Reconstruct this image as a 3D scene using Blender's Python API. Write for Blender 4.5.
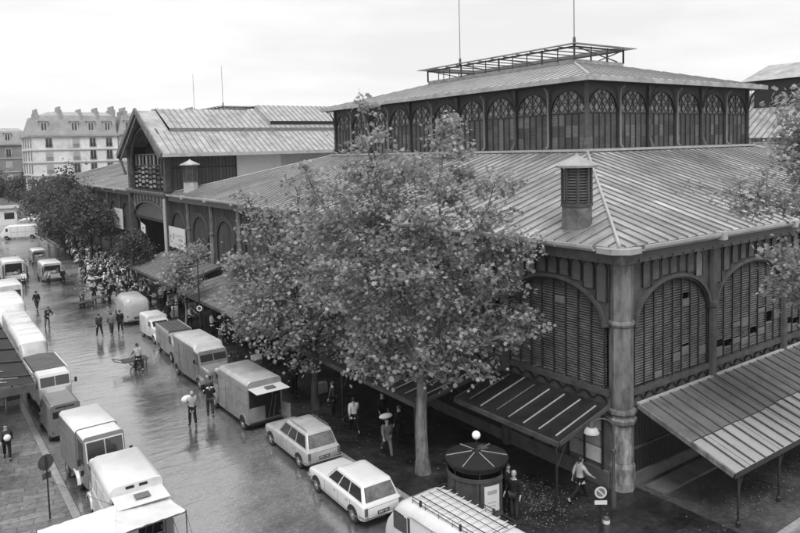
import bpy, bmesh, math, random
import numpy as np
from mathutils import Vector, Matrix
for o in list(bpy.data.objects): bpy.data.objects.remove(o, do_unlink=True)
S = bpy.context.scene
COL = S.collection
R = math.radians
random.seed(7)

# ------------------------------------------------------------------ camera
cam = bpy.data.cameras.new('camera'); camo = bpy.data.objects.new('camera', cam); COL.objects.link(camo)
cam.sensor_width = 36; cam.lens = 36*697.95/800; cam.shift_y = -(266.5-203.51)/800
cam.clip_start = .1; cam.clip_end = 3000
_y, _p, _r = R(35.339), R(4.413), R(-1.498)
_F = Vector((math.sin(_y)*math.cos(_p), math.cos(_y)*math.cos(_p), -math.sin(_p)))
_X = Vector((math.cos(_y), -math.sin(_y), 0)); _U = _X.cross(_F)
_X2 = _X*math.cos(_r)+_U*math.sin(_r); _U2 = -_X*math.sin(_r)+_U*math.cos(_r)
camo.matrix_world = Matrix(((_X2.x,_U2.x,-_F.x,0),(_X2.y,_U2.y,-_F.y,0),(_X2.z,_U2.z,-_F.z,13.2),(0,0,0,1)))
S.camera = camo

# ------------------------------------------------------------------ world: overcast daylight, black and white film
W = bpy.data.worlds.new('World'); S.world = W; W.use_nodes = True
nt = W.node_tree; nt.nodes.clear(); N = nt.nodes.new; LK = nt.links.new
SUN_EL, SUN_AZ = R(58), R(215)
sky = N('ShaderNodeTexSky'); sky.sky_type = 'NISHITA'; sky.sun_disc = False; sky.sun_elevation = SUN_EL; sky.sun_rotation = SUN_AZ
bw = N('ShaderNodeRGBToBW'); bg1 = N('ShaderNodeBackground'); bg1.inputs[1].default_value = .10
LK(sky.outputs[0], bw.inputs[0]); LK(bw.outputs[0], bg1.inputs[0])
tc = N('ShaderNodeTexCoord'); mp = N('ShaderNodeMapping'); mp.inputs['Scale'].default_value = (1.4,1.4,7)
nz = N('ShaderNodeTexNoise'); nz.inputs['Scale'].default_value = 1.6; nz.inputs['Detail'].default_value = 5; nz.inputs['Roughness'].default_value = .55
rp = N('ShaderNodeValToRGB'); rp.color_ramp.elements[0].position = .36; rp.color_ramp.elements[0].color = (.66,.66,.66,1)
rp.color_ramp.elements[1].position = .62; rp.color_ramp.elements[1].color = (.81,.81,.81,1)
bg2 = N('ShaderNodeBackground'); bg2.inputs[1].default_value = 1.0
mx = N('ShaderNodeMixShader'); mx.inputs[0].default_value = .9; wo = N('ShaderNodeOutputWorld')
LK(tc.outputs['Generated'], mp.inputs[0]); LK(mp.outputs[0], nz.inputs[0]); LK(nz.outputs[0], rp.inputs[0]); LK(rp.outputs[0], bg2.inputs[0])
LK(bg1.outputs[0], mx.inputs[1]); LK(bg2.outputs[0], mx.inputs[2]); LK(mx.outputs[0], wo.inputs[0])

sl = bpy.data.lights.new('sun', 'SUN'); sl.energy = 1.8; sl.angle = R(25); sl.color = (1, 1, 1)
so = bpy.data.objects.new('sun', sl); COL.objects.link(so)
_d = Vector((math.sin(SUN_AZ)*math.cos(SUN_EL), math.cos(SUN_AZ)*math.cos(SUN_EL), math.sin(SUN_EL)))
so.rotation_euler = _d.to_track_quat('Z', 'Y').to_euler()
S.view_settings.view_transform = 'Standard'; S.view_settings.look = 'None'; S.view_settings.gamma = 1
S.view_settings.use_curve_mapping = False; S.view_settings.exposure = .48
S.render.engine = 'CYCLES'; S.cycles.max_bounces = 6; S.cycles.transparent_max_bounces = 8; S.cycles.caustics_reflective = False; S.cycles.caustics_refractive = False

# ------------------------------------------------------------------ materials
MATS = {}
def mat(name, v, rough=.6, spec=.5, metal=0, var=.0, scale=1.0, bump=0, bscale=None, dirt=0, dscale=.5, coord='Object', stretch=(1,1,1), coat=0, rvar=0, em=0, trans=0):
    m = bpy.data.materials.new(name); m.use_nodes = True; t = m.node_tree; b = t.nodes['Principled BSDF']
    b.inputs['Base Color'].default_value = (v,v,v,1); b.inputs['Roughness'].default_value = rough
    b.inputs['Specular IOR Level'].default_value = spec; b.inputs['Metallic'].default_value = metal
    b.inputs['Coat Weight'].default_value = coat
    if trans: b.inputs['Transmission Weight'].default_value = trans
    if em:
        b.inputs['Emission Color'].default_value = (1,1,1,1); b.inputs['Emission Strength'].default_value = em
    n = t.nodes.new; l = t.links.new
    if var or bump or dirt or rvar:
        c = n('ShaderNodeTexCoord') if coord == 'Object' else n('ShaderNodeNewGeometry')
        src = c.outputs['Object'] if coord == 'Object' else c.outputs['Position']
        mp = n('ShaderNodeMapping'); mp.inputs['Scale'].default_value = stretch; l(src, mp.inputs[0])
    if var or dirt:
        a = n('ShaderNodeTexNoise'); a.inputs['Scale'].default_value = scale; a.inputs['Detail'].default_value = 6; a.inputs['Roughness'].default_value = .65
        l(mp.outputs[0], a.inputs[0])
        mr = n('ShaderNodeMapRange'); mr.inputs[1].default_value = .3; mr.inputs[2].default_value = .7
        mr.inputs[3].default_value = v*(1-var); mr.inputs[4].default_value = v*(1+var); l(a.outputs[0], mr.inputs[0])
        out = mr.outputs[0]
        if dirt:
            d = n('ShaderNodeTexNoise'); d.inputs['Scale'].default_value = dscale; d.inputs['Detail'].default_value = 8; d.inputs['Roughness'].default_value = .7
            l(mp.outputs[0], d.inputs[0])
            dr = n('ShaderNodeMapRange'); dr.inputs[1].default_value = .5; dr.inputs[2].default_value = .72; dr.inputs[3].default_value = 1; dr.inputs[4].default_value = 1-dirt
            l(d.outputs[0], dr.inputs[0]); mu = n('ShaderNodeMath'); mu.operation = 'MULTIPLY'; l(out, mu.inputs[0]); l(dr.outputs[0], mu.inputs[1]); out = mu.outputs[0]
        l(out, b.inputs['Base Color'])
    if rvar:
        a = n('ShaderNodeTexNoise'); a.inputs['Scale'].default_value = scale*.7; a.inputs['Detail'].default_value = 4; l(mp.outputs[0], a.inputs[0])
        mr = n('ShaderNodeMapRange'); mr.inputs[1].default_value = .35; mr.inputs[2].default_value = .65
        mr.inputs[3].default_value = max(.03, rough-rvar); mr.inputs[4].default_value = min(1, rough+rvar); l(a.outputs[0], mr.inputs[0]); l(mr.outputs[0], b.inputs['Roughness'])
    if bump:
        a = n('ShaderNodeTexNoise'); a.inputs['Scale'].default_value = bscale or scale*3; a.inputs['Detail'].default_value = 5; l(mp.outputs[0], a.inputs[0])
        bp = n('ShaderNodeBump'); bp.inputs['Strength'].default_value = bump; bp.inputs['Distance'].default_value = .02
        l(a.outputs[0], bp.inputs['Height']); l(bp.outputs[0], b.inputs['Normal'])
    MATS[name] = m
    return m
def paving(name, v0, v1, mortar, bw_, bh, rot, wet=(.12,.5), nscale=.25, bstr=.5, spec=.6, msize=.02, ior=1.5, fine=.0, wetcol=(1,.55),wspread=(.4,.62),film=None):
    """laid blocks (setts, slabs), wet in patches"""
    m = bpy.data.materials.new(name); m.use_nodes = True; t = m.node_tree; b = t.nodes['Principled BSDF']; n = t.nodes.new; l = t.links.new
    g = n('ShaderNodeNewGeometry'); mp = n('ShaderNodeMapping'); mp.inputs['Rotation'].default_value = (0,0,rot); l(g.outputs['Position'], mp.inputs[0])
    # hand-laid rows wander a little
    wn = n('ShaderNodeTexNoise'); wn.inputs['Scale'].default_value = .8; l(mp.outputs[0], wn.inputs[0])
    wv = n('ShaderNodeVectorMath'); wv.operation = 'MULTIPLY_ADD'; wv.inputs[1].default_value = (bh*.9,)*3; l(wn.outputs['Color'], wv.inputs[0]); l(mp.outputs[0], wv.inputs[2])
    br = n('ShaderNodeTexBrick'); br.inputs['Scale'].default_value = 1; br.inputs['Brick Width'].default_value = bw_; br.inputs['Row Height'].default_value = bh
    br.inputs['Mortar Size'].default_value = msize; br.inputs['Mortar Smooth'].default_value = .6; br.inputs['Bias'].default_value = 0
    br.inputs['Color1'].default_value = (v0,v0,v0,1); br.inputs['Color2'].default_value = (v1,v1,v1,1); br.inputs['Mortar'].default_value = (mortar,)*3+(1,)
    l(wv.outputs[0], br.inputs[0])
    a = n('ShaderNodeTexNoise'); a.inputs['Scale'].default_value = nscale; a.inputs['Detail'].default_value = 7; a.inputs['Roughness'].default_value = .62; l(mp.outputs[0], a.inputs[0])
    w = n('ShaderNodeMapRange'); w.inputs[1].default_value = wspread[0]; w.inputs[2].default_value = wspread[1]; l(a.outputs[0], w.inputs[0])   # 0 wet .. 1 drained
    rr = n('ShaderNodeMapRange'); rr.inputs[3].default_value = wet[0]; rr.inputs[4].default_value = wet[1]; l(w.outputs[0], rr.inputs[0]); l(rr.outputs[0], b.inputs['Roughness'])
    cr = n('ShaderNodeMapRange'); cr.inputs[3].default_value = wetcol[1]; cr.inputs[4].default_value = wetcol[0]; l(w.outputs[0], cr.inputs[0])
    s = n('ShaderNodeTexNoise'); s.inputs['Scale'].default_value = 6; s.inputs['Detail'].default_value = 6; l(mp.outputs[0], s.inputs[0])
    sr = n('ShaderNodeMapRange'); sr.inputs[1].default_value=.3; sr.inputs[2].default_value=.7; sr.inputs[3].default_value = .7; sr.inputs[4].default_value = 1.3; l(s.outputs[0], sr.inputs[0])
    m1 = n('ShaderNodeMath'); m1.operation='MULTIPLY'; l(cr.outputs[0], m1.inputs[0]); l(sr.outputs[0], m1.inputs[1])
    v = n('ShaderNodeVectorMath'); v.operation = 'SCALE'; l(br.outputs['Color'], v.inputs[0]); l(m1.outputs[0], v.inputs['Scale']); l(v.outputs[0], b.inputs['Base Color'])
    b.inputs['Specular IOR Level'].default_value = spec; b.inputs['IOR'].default_value = ior
    # bump: joints and domed stones, flattened where water stands, plus ripples
    inv = n('ShaderNodeMath'); inv.operation='SUBTRACT'; inv.inputs[0].default_value = 1; l(br.outputs['Fac'], inv.inputs[1])
    s2 = n('ShaderNodeTexNoise'); s2.inputs['Scale'].default_value = 3.2; s2.inputs['Detail'].default_value = 3; l(mp.outputs[0], s2.inputs[0])
    ad = n('ShaderNodeMath'); ad.operation='MULTIPLY_ADD'; l(s2.outputs[0], ad.inputs[0]); ad.inputs[1].default_value = 1.6; l(inv.outputs[0], ad.inputs[2])
    st = n('ShaderNodeMapRange'); st.inputs[3].default_value = bstr*.25; st.inputs[4].default_value = bstr; l(w.outputs[0], st.inputs[0])
    bp = n('ShaderNodeBump'); bp.inputs['Distance'].default_value = .015; l(ad.outputs[0], bp.inputs['Height']); l(st.outputs[0], bp.inputs['Strength']); l(bp.outputs[0], b.inputs['Normal'])
    if film:
        # standing film of water: smooth over the stones, broken only by slow ripples
        cw = n('ShaderNodeMapRange'); cw.inputs[3].default_value = film[0]; cw.inputs[4].default_value = film[1]; l(w.outputs[0], cw.inputs[0]); l(cw.outputs[0], b.inputs['Coat Weight'])
        b.inputs['Coat Roughness'].default_value = .10; b.inputs['Coat IOR'].default_value = 2.6
        rn = n('ShaderNodeTexNoise'); rn.inputs['Scale'].default_value = 1.35; rn.inputs['Detail'].default_value = 5; rn.inputs['Distortion'].default_value = .6; rm = n('ShaderNodeMapping'); rm.inputs['Scale'].default_value = (.45,1.5,1); rm.inputs['Rotation'].default_value = (0,0,R(8)); l(g.outputs['Position'], rm.inputs[0]); l(rm.outputs[0], rn.inputs[0])
        rb = n('ShaderNodeBump'); rb.inputs['Strength'].default_value = .7; rb.inputs['Distance'].default_value = .05; l(rn.outputs[0], rb.inputs['Height']); l(rb.outputs[0], b.inputs['Coat Normal'])
    MATS[name] = m
paving('wet_setts', .21, .27, .15, .2, .14, 0, wet=(.12,.42), nscale=.16, bstr=.38, spec=1.0, ior=1.9, wetcol=(1.1,.42), wspread=(.42,.66), film=(1.0,.25))
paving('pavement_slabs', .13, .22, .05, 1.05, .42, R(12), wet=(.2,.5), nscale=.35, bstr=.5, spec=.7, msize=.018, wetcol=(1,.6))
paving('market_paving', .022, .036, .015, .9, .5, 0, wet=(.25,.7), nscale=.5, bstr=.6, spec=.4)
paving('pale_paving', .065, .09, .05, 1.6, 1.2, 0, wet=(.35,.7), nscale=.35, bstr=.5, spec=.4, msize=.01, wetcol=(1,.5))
mat('kerb_stone', .30, .35, var=.25, scale=3, bump=.3, coord='W', dirt=.4)
mat('ground_dark', .06, .4, var=.3, scale=.2, coord='W')
mat('zinc', .37, .42, var=.28, scale=1.3, dirt=.5, dscale=.5, bump=.15, coord='W', rvar=.1)
mat('zinc_old', .33, .55, var=.3, scale=.9, dirt=.5, dscale=.8, bump=.2, coord='W', rvar=.1)
def sheets(name, v, swap, off, rough=.42):
    """zinc laid in long sheets between the seams, each weathered differently, soot running down the slope"""
    m = bpy.data.materials.new(name); m.use_nodes = True; t = m.node_tree; b = t.nodes['Principled BSDF']; n = t.nodes.new; l = t.links.new
    g = n('ShaderNodeNewGeometry'); sp = n('ShaderNodeSeparateXYZ'); l(g.outputs['Position'], sp.inputs[0]); cb = n('ShaderNodeCombineXYZ')
    ad = n('ShaderNodeMath'); ad.operation = 'SUBTRACT'; ad.inputs[1].default_value = off; l(sp.outputs[0 if swap else 1], ad.inputs[0])
    l(sp.outputs[1 if swap else 0], cb.inputs[0]); l(ad.outputs[0], cb.inputs[1])
    br = n('ShaderNodeTexBrick'); br.inputs['Scale'].default_value = 1; br.inputs['Brick Width'].default_value = 2.3; br.inputs['Row Height'].default_value = .66; br.inputs['Mortar Size'].default_value = .012
    br.inputs['Color1'].default_value = (v*.74,)*3+(1,); br.inputs['Color2'].default_value = (v*1.22,)*3+(1,); br.inputs['Mortar'].default_value = (v*.4,)*3+(1,); l(cb.outputs[0], br.inputs[0])
    mp = n('ShaderNodeMapping'); mp.inputs['Scale'].default_value = (.35,2.2,1); l(cb.outputs[0], mp.inputs[0])
    a = n('ShaderNodeTexNoise'); a.inputs['Scale'].default_value = 1.1; a.inputs['Detail'].default_value = 8; a.inputs['Roughness'].default_value = .7; l(mp.outputs[0], a.inputs[0])
    mr = n('ShaderNodeMapRange'); mr.inputs[1].default_value = .3; mr.inputs[2].default_value = .7; mr.inputs[3].default_value = .5; mr.inputs[4].default_value = 1.35; l(a.outputs[0], mr.inputs[0])
    big = n('ShaderNodeTexNoise'); big.inputs['Scale'].default_value = .22; big.inputs['Detail'].default_value = 6; l(g.outputs['Position'], big.inputs[0])
    bm = n('ShaderNodeMapRange'); bm.inputs[1].default_value = .35; bm.inputs[2].default_value = .65; bm.inputs[3].default_value = .72; bm.inputs[4].default_value = 1.2; l(big.outputs[0], bm.inputs[0])
    m1 = n('ShaderNodeMath'); m1.operation = 'MULTIPLY'; l(mr.outputs[0], m1.inputs[0]); l(bm.outputs[0], m1.inputs[1])
    sc = n('ShaderNodeVectorMath'); sc.operation = 'SCALE'; l(br.outputs['Color'], sc.inputs[0]); l(m1.outputs[0], sc.inputs['Scale']); l(sc.outputs[0], b.inputs['Base Color'])
    rr = n('ShaderNodeMapRange'); rr.inputs[1].default_value=.35; rr.inputs[2].default_value=.65; rr.inputs[3].default_value = rough-.16; rr.inputs[4].default_value = rough+.2; l(big.outputs[0], rr.inputs[0]); l(rr.outputs[0], b.inputs['Roughness'])
    b.inputs['Specular IOR Level'].default_value = .7
    bp = n('ShaderNodeBump'); bp.inputs['Strength'].default_value = .35; bp.inputs['Distance'].default_value = .03; l(a.outputs[0], bp.inputs['Height']); l(bp.outputs[0], b.inputs['Normal'])
    MATS[name] = m
sheets('zinc_south', .33, True, 20.98+.33); sheets('zinc_west', .31, False, 15.88+.33)
mat('zinc_seam', .17, .5, var=.3, scale=2, coord='W')
mat('zinc_light', .40, .5, var=.12, scale=1.5, dirt=.35, dscale=1, coord='W')
mat('iron_dark', .02, .45, var=.35, scale=2, coord='W', bump=.1)
mat('iron_mid', .068, .5, var=.35, scale=2.5, dirt=.4, dscale=1.2, coord='W', bump=.15)
mat('iron_column', .155, .6, var=.5, scale=3.5, dirt=.8, dscale=1.9, coord='W', bump=.5, stretch=(1,1,.35))
mat('pipe_paint', .2, .45, var=.15, scale=4, coord='W')
mat('louvre', .11, .55, var=.45, scale=1.7, coord='W')
mat('louvre_pale', .15, .6, var=.25, scale=3, coord='W')
mat('board_wood', .075, .65, var=.4, scale=2, coord='W', stretch=(1,1,.1))
mat('spandrel_pale', .19, .65, var=.35, scale=2, dirt=.5, dscale=1.5, coord='W')
mat('spandrel_mid', .085, .65, var=.35, scale=2, dirt=.5, dscale=1.5, coord='W')
mat('lattice_glass', .26, .45, var=.3, scale=3, coord='W')
mat('void', .006, .9)  # near-black, painted in for the shade inside openings and behind louvres
mat('fibro_clean', .30, .4, var=.12, scale=1.3, dirt=.35, dscale=2.6, bump=.2, coord='W')
mat('fibro_wet', .12, .32, var=.2, scale=1.3, dirt=.3, dscale=1.6, bump=.2, coord='W')
mat('bitumen', .02, .28, var=.35, scale=1.8, coord='W', dirt=.3)
mat('rib_pale', .34, .35, var=.2, scale=3, coord='W')
mat('stone_pale', .33, .8, var=.2, scale=1.5, dirt=.5, dscale=1.2, coord='W', bump=.2)
mat('stone_dark', .10, .8, var=.3, scale=1.5, dirt=.5, dscale=1.2, coord='W', bump=.2)
mat('poster_paper', .66, .6, var=.06, scale=4, dirt=.35, dscale=2, coord='W')
mat('poster_ink', .12, .6)
mat('poster_grey', .35, .6)
mat('plaster', .70, .85, var=.2, scale=.35, dirt=.45, dscale=.3, coord='W')
mat('plaster_dark', .22, .85, var=.2, scale=.25, dirt=.3, dscale=.2, coord='W')
mat('plaster_line', .46, .85, var=.1, scale=.3, coord='W')
mat('slate', .28, .6, var=.25, scale=.6, coord='W')
mat('slate_pale', .34, .6, var=.25, scale=.6, coord='W')
mat('window_glass', .05, .1, spec=.6, var=.5, scale=1.3, coord='W')
mat('window_glass_dark', .02, .08, spec=.8)
mat('shutter', .36, .7, var=.15, scale=.7, coord='W')
mat('chimney_brick', .30, .9, var=.3, scale=.8, coord='W')
mat('paint_white', .68, .32, var=.08, scale=1.1, dirt=.22, dscale=1.1, coat=.2)
mat('paint_offwhite', .6, .38, var=.12, scale=1.3, dirt=.35, dscale=1.1, coat=.15)
mat('paint_light', .42, .35, var=.12, scale=1.3, dirt=.35, dscale=1.1, coat=.2)
mat('paint_mid', .24, .35, var=.15, scale=1.3, dirt=.45, dscale=1.1, coat=.2)
mat('paint_grey', .17, .38, var=.12, scale=.9, dirt=.3, dscale=1.1, coat=.2)
mat('paint_dark', .055, .35, var=.2, scale=.9, coat=.2)
mat('tarp_dark', .07, .5, var=.3, scale=2, bump=.6, bscale=3)
mat('canvas_white', .66, .6, var=.07, scale=1.4, dirt=.15, dscale=1.3, bump=.5, bscale=2.2)
mat('rubber', .02, .7); mat('chrome', .55, .22, metal=1); mat('car_glass', .03, .06, spec=.9)
mat('car_glass_pale', .10, .06, spec=.9, var=.7, scale=4)
mat('flaking_paint', .24, .75, var=.8, scale=3.2, dirt=.85, dscale=2.6, coord='W', bump=.6, stretch=(1,1,.45))
mat('turret_zinc', .13, .6, var=.5, scale=2.2, dirt=.7, dscale=1.4, coord='W', bump=.4)
mat('lamp_glass', .12, .2); mat('head_glass', .65, .12); mat('plate_dark', .03, .4); mat('plate_mark', .6, .5)
mat('underbody', .012, .8)
mat('bark', .16, .85, var=.75, scale=4, bump=.7, bscale=9, dirt=.5, dscale=3, coord='W', stretch=(1,1,.35))
mat('bark_dark', .05, .85, var=.5, scale=5, bump=.6, bscale=9, coord='W', stretch=(1,1,.35))
mat('skin', .34, .55); mat('hair_dark', .02, .6); mat('hair_pale', .35, .6); mat('eye', .01, .3)
for k, v in (('white',.72),('pale',.38),('mid',.15),('dark',.045),('black',.016)): mat('cloth_'+k, v, .85, var=.15, scale=6, spec=.2)
mat('wood_crate', .30, .8, var=.35, scale=4, coord='W', stretch=(1,1,4)); mat('wood_pale', .48, .8, var=.25, scale=4, coord='W'); mat('wood_dark', .09, .8, var=.3, scale=4, coord='W')
mat('produce_pale', .5, .7, var=.3, scale=8); mat('produce_dark', .08, .7, var=.4, scale=8)
mat('litter', .12, .8, var=.6, scale=4, coord='W'); mat('litter_pale', .20, .8, var=.4, scale=4, coord='W')
mat('globe_glass', .9, .3)
def leafmat(name, v):
    m = bpy.data.materials.new(name); m.use_nodes = True; t = m.node_tree; b = t.nodes['Principled BSDF']
    g = t.nodes.new('ShaderNodeNewGeometry'); mr = t.nodes.new('ShaderNodeMapRange'); mr.inputs[3].default_value = v*.75; mr.inputs[4].default_value = v*1.25
    t.links.new(g.outputs['Random Per Island'], mr.inputs[0]); t.links.new(mr.outputs[0], b.inputs['Base Color'])
    b.inputs['Roughness'].default_value = .5; b.inputs['Specular IOR Level'].default_value = .3
    tr = t.nodes.new('ShaderNodeBsdfTranslucent'); tr.inputs[0].default_value = (v*1.2,)*3+(1,)
    mx = t.nodes.new('ShaderNodeMixShader'); mx.inputs[0].default_value = .46
    t.links.new(b.outputs[0], mx.inputs[1]); t.links.new(tr.outputs[0], mx.inputs[2]); t.links.new(mx.outputs[0], t.nodes['Material Output'].inputs[0])
    MATS[name] = m
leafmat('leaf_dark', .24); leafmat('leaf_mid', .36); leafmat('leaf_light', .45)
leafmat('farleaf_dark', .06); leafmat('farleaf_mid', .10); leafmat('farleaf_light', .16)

# ------------------------------------------------------------------ helpers
class MB:
    """collects faces; build() links them as ONE mesh object"""
    def __init__(s, M=None): s.v=[]; s.f=[]; s.mi=[]; s.mats=[]; s.M=M; s.cur=0
    def use(s, m):
        if m not in s.mats: s.mats.append(m)
        s.cur = s.mats.index(m); return s
    def add(s, vs, fs):
        b = len(s.v)
        for p in vs:
            p = Vector(p)
            if s.M is not None: p = s.M @ p
            s.v.append(p[:])
        for f in fs: s.f.append([b+i for i in f]); s.mi.append(s.cur)
        return s
    def box(s, x0,x1,y0,y1,z0,z1):
        return s.add([(x,y,z) for z in (z0,z1) for y in (y0,y1) for x in (x0,x1)],
                     [(0,2,3,1),(4,5,7,6),(0,1,5,4),(2,6,7,3),(0,4,6,2),(1,3,7,5)])
    def bar(s, p, q, w, h=None, up=(0,0,1)):
        p=Vector(p); q=Vector(q); d=(q-p); h=h or w
        if d.length < 1e-6: return s
        d.normalize(); u=Vector(up); x=d.cross(u)
        if x.length<1e-3: x=d.cross(Vector((1,0,0)))
        x.normalize(); z=x.cross(d); x*=w/2; z*=h/2
        return s.add([p-x-z,p+x-z,p+x+z,p-x+z,q-x-z,q+x-z,q+x+z,q-x+z],[(0,1,2,3),(7,6,5,4),(0,4,5,1),(1,5,6,2),(2,6,7,3),(3,7,4,0)])
    def tube(s, pts, r, n=8, cap=True):
        pts=[Vector(p) for p in pts]
        if not hasattr(r,'__len__'): r=[r]*len(pts)
        rings=[]; prev=None
        for i,p in enumerate(pts):
            d=(pts[min(i+1,len(pts)-1)]-pts[max(i-1,0)]).normalized()
            if prev is None:
                x=d.cross(Vector((0,0,1)))
                if x.length<1e-3: x=Vector((1,0,0))
            else: x=prev-d*prev.dot(d)
            x.normalize(); prev=x; y=d.cross(x)
            rings.append([p+(x*math.cos(2*math.pi*k/n)+y*math.sin(2*math.pi*k/n))*r[i] for k in range(n)])
        return s.loft(rings, cap)
    def loft(s, rings, cap=True, closed=True):
        n=len(rings[0]); vs=[p for rg in rings for p in rg]; fs=[]
        for i in range(len(rings)-1):
            for k in range(n if closed else n-1):
                a=i*n+k; b=i*n+(k+1)%n; fs.append((a,b,b+n,a+n))
        if cap: fs.append(tuple(range(n))[::-1]); fs.append(tuple((len(rings)-1)*n+k for k in range(n)))
        return s.add(vs,fs)
    def lathe(s, prof, c=(0,0,0), n=16, cap=True):
        c=Vector(c); return s.loft([[c+Vector((r*math.cos(2*math.pi*k/n), r*math.sin(2*math.pi*k/n), z)) for k in range(n)] for r,z in prof], cap)
    def ball(s, c, r, n=12, sq=(1,1,1)):
        c=Vector(c); m=n//2+1
        return s.loft([[c+Vector((r*sq[0]*math.sin(math.pi*(j+.02)/(m-.96+.0))*math.cos(2*math.pi*k/n), r*sq[1]*math.sin(math.pi*(j+.02)/(m-.96))*math.sin(2*math.pi*k/n), -r*sq[2]*math.cos(math.pi*(j+.02)/(m-.96)))) for k in range(n)] for j in range(m)])
    def poly(s, pts): return s.add(pts,[tuple(range(len(pts)))])
    def slab(s, pts, t, nrm=None):
        """polygon with thickness t along its normal"""
        pts=[Vector(p) for p in pts]; n=nrm and Vector(nrm) or (pts[1]-pts[0]).cross(pts[-1]-pts[0]).normalized()
        k=len(pts); return s.add(pts+[p+n*t for p in pts],[tuple(range(k))[::-1],tuple(range(k,2*k))]+[(i,(i+1)%k,k+(i+1)%k,k+i) for i in range(k)])
    def prism(s, poly2, axis, a0, a1):
        """poly2 in the two other axes"""
        def P(u,v,a): return {'x':(a,u,v),'y':(u,a,v),'z':(u,v,a)}[axis]
        k=len(poly2); return s.add([P(u,v,a0) for u,v in poly2]+[P(u,v,a1) for u,v in poly2],[tuple(range(k))[::-1],tuple(range(k,2*k))]+[(i,(i+1)%k,k+(i+1)%k,k+i) for i in range(k)])
    def build(s, name, parent=None, smooth=False, bevel=0, loc=None):
        me=bpy.data.meshes.new(name); me.from_pydata(s.v,[],s.f)
        for m in s.mats: me.materials.append(MATS[m])
        me.polygons.foreach_set('material_index', s.mi)
        if smooth: me.shade_smooth(); me.set_sharp_from_angle(angle=R(smooth if smooth is not True else 40))
        me.update(); o=bpy.data.objects.new(name,me); COL.objects.link(o)
        if parent is not None: o.parent=parent
        if loc: o.location=loc
        if bevel:
            b=o.modifiers.new('bevel','BEVEL'); b.width=bevel; b.segments=2; b.limit_method='ANGLE'
        return o
def tag(o, label=None, cat=None, group=None, kind=None):
    if label: o['label']=label
    if cat: o['category']=cat
    if group: o['group']=group
    if kind: o['kind']=kind
    return o
def empty(name, loc=(0,0,0), rz=0, label=None, cat=None, group=None):
    o=bpy.data.objects.new(name,None); COL.objects.link(o); o.location=loc; o.rotation_euler=(0,0,rz); o.empty_display_size=.3
    return tag(o,label,cat,group)
def copy_tree(o, parent=None):
    c=o.copy(); COL.objects.link(c); c.parent=parent
    for ch in o.children: copy_tree(ch,c)
    return c
def ordinal(n):
    return {1:'first',2:'second',3:'third',4:'fourth',5:'fifth',6:'sixth',7:'seventh',8:'eighth',9:'ninth',10:'tenth'}.get(n, '%d%s'%(n,'th' if 10<n%100<14 else {1:'st',2:'nd',3:'rd'}.get(n%10,'th')))
def one(name, m, kind=None, **kw): return MB().use(m)
# ------------------------------------------------------------------ the setting: ground, road, pavements
tag(MB().use('ground_dark').add([(-300,-120,-.02),(420,-120,-.02),(420,520,-.02),(-300,520,-.02)],[(0,1,2,3)]).build('ground'),kind='structure')
tag(MB().use('wet_setts').add([(4.55,-40,0),(60,-40,0),(60,260,0),(4.55,260,0)],[(0,1,2,3)]).build('road'),kind='structure')
m=MB().use('pavement_slabs'); m.prism([(-30,-30),(4.2,-30),(4.2,110),(5.5,250),(-30,250)],'z',-.01,.12)
tag(m.build('pavement'),kind='structure')
m=MB().use('kerb_stone')
for i in range(120):
    y=-10+i*1.0; m.box(4.205,4.5,y+.01,y+.99,-.01,.125)
tag(m.build('kerb',bevel=.02),kind='structure')
# market pavement: from the right kerb to the pavilions
KE=[(14.75,11.3),(14.6,12.2),(14.5,40),(14.5,62),(15.8,78),(18.2,100),(18.6,160)]
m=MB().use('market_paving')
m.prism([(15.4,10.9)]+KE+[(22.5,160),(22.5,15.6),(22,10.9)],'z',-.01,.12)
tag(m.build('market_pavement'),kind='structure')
m=MB().use('pale_paving'); m.prism([(22.004,10.9),(22.004,17),(64,17),(64,10.9)],'z',-.01,.124)
tag(m.build('canopy_pavement'),kind='structure')
m=MB().use('kerb_stone')
def kerbline(m,pts,w=.24,h=.13,seg=1.0):
    for a,b in zip(pts,pts[1:]):
        a=Vector((*a,0)); b=Vector((*b,0)); L=(b-a).length; n=max(1,round(L/seg)); d=(b-a)/L
        s=Vector((-d.y,d.x,0))*w
        for k in range(n):
            p=a+d*(L*k/n+.008); q=a+d*(L*(k+1)/n-.008)
            m.add([p+Vector((0,0,-.01)),q+Vector((0,0,-.01)),q+s+Vector((0,0,-.01)),p+s+Vector((0,0,-.01)),p+Vector((0,0,h)),q+Vector((0,0,h)),q+s+Vector((0,0,h)),p+s+Vector((0,0,h))],
                  [(0,3,2,1),(4,5,6,7),(0,1,5,4),(1,2,6,5),(2,3,7,6),(3,0,4,7)])
kerbline(m,[(64,10.88),(15.4,10.88),(14.72,11.25),(14.57,12.2),(14.48,40),(14.48,62),(15.78,78),(18.18,100),(18.58,150)][::-1],w=.25)
tag(m.build('market_kerb'),kind='structure')
# step / plinth kerb along the pavilion's south front and a shallow drain beside it
m=MB().use('stone_dark'); m.box(22.2,64,14.9,15.7,.1,.22); tag(m.build('step_kerb'),kind='structure')

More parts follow.
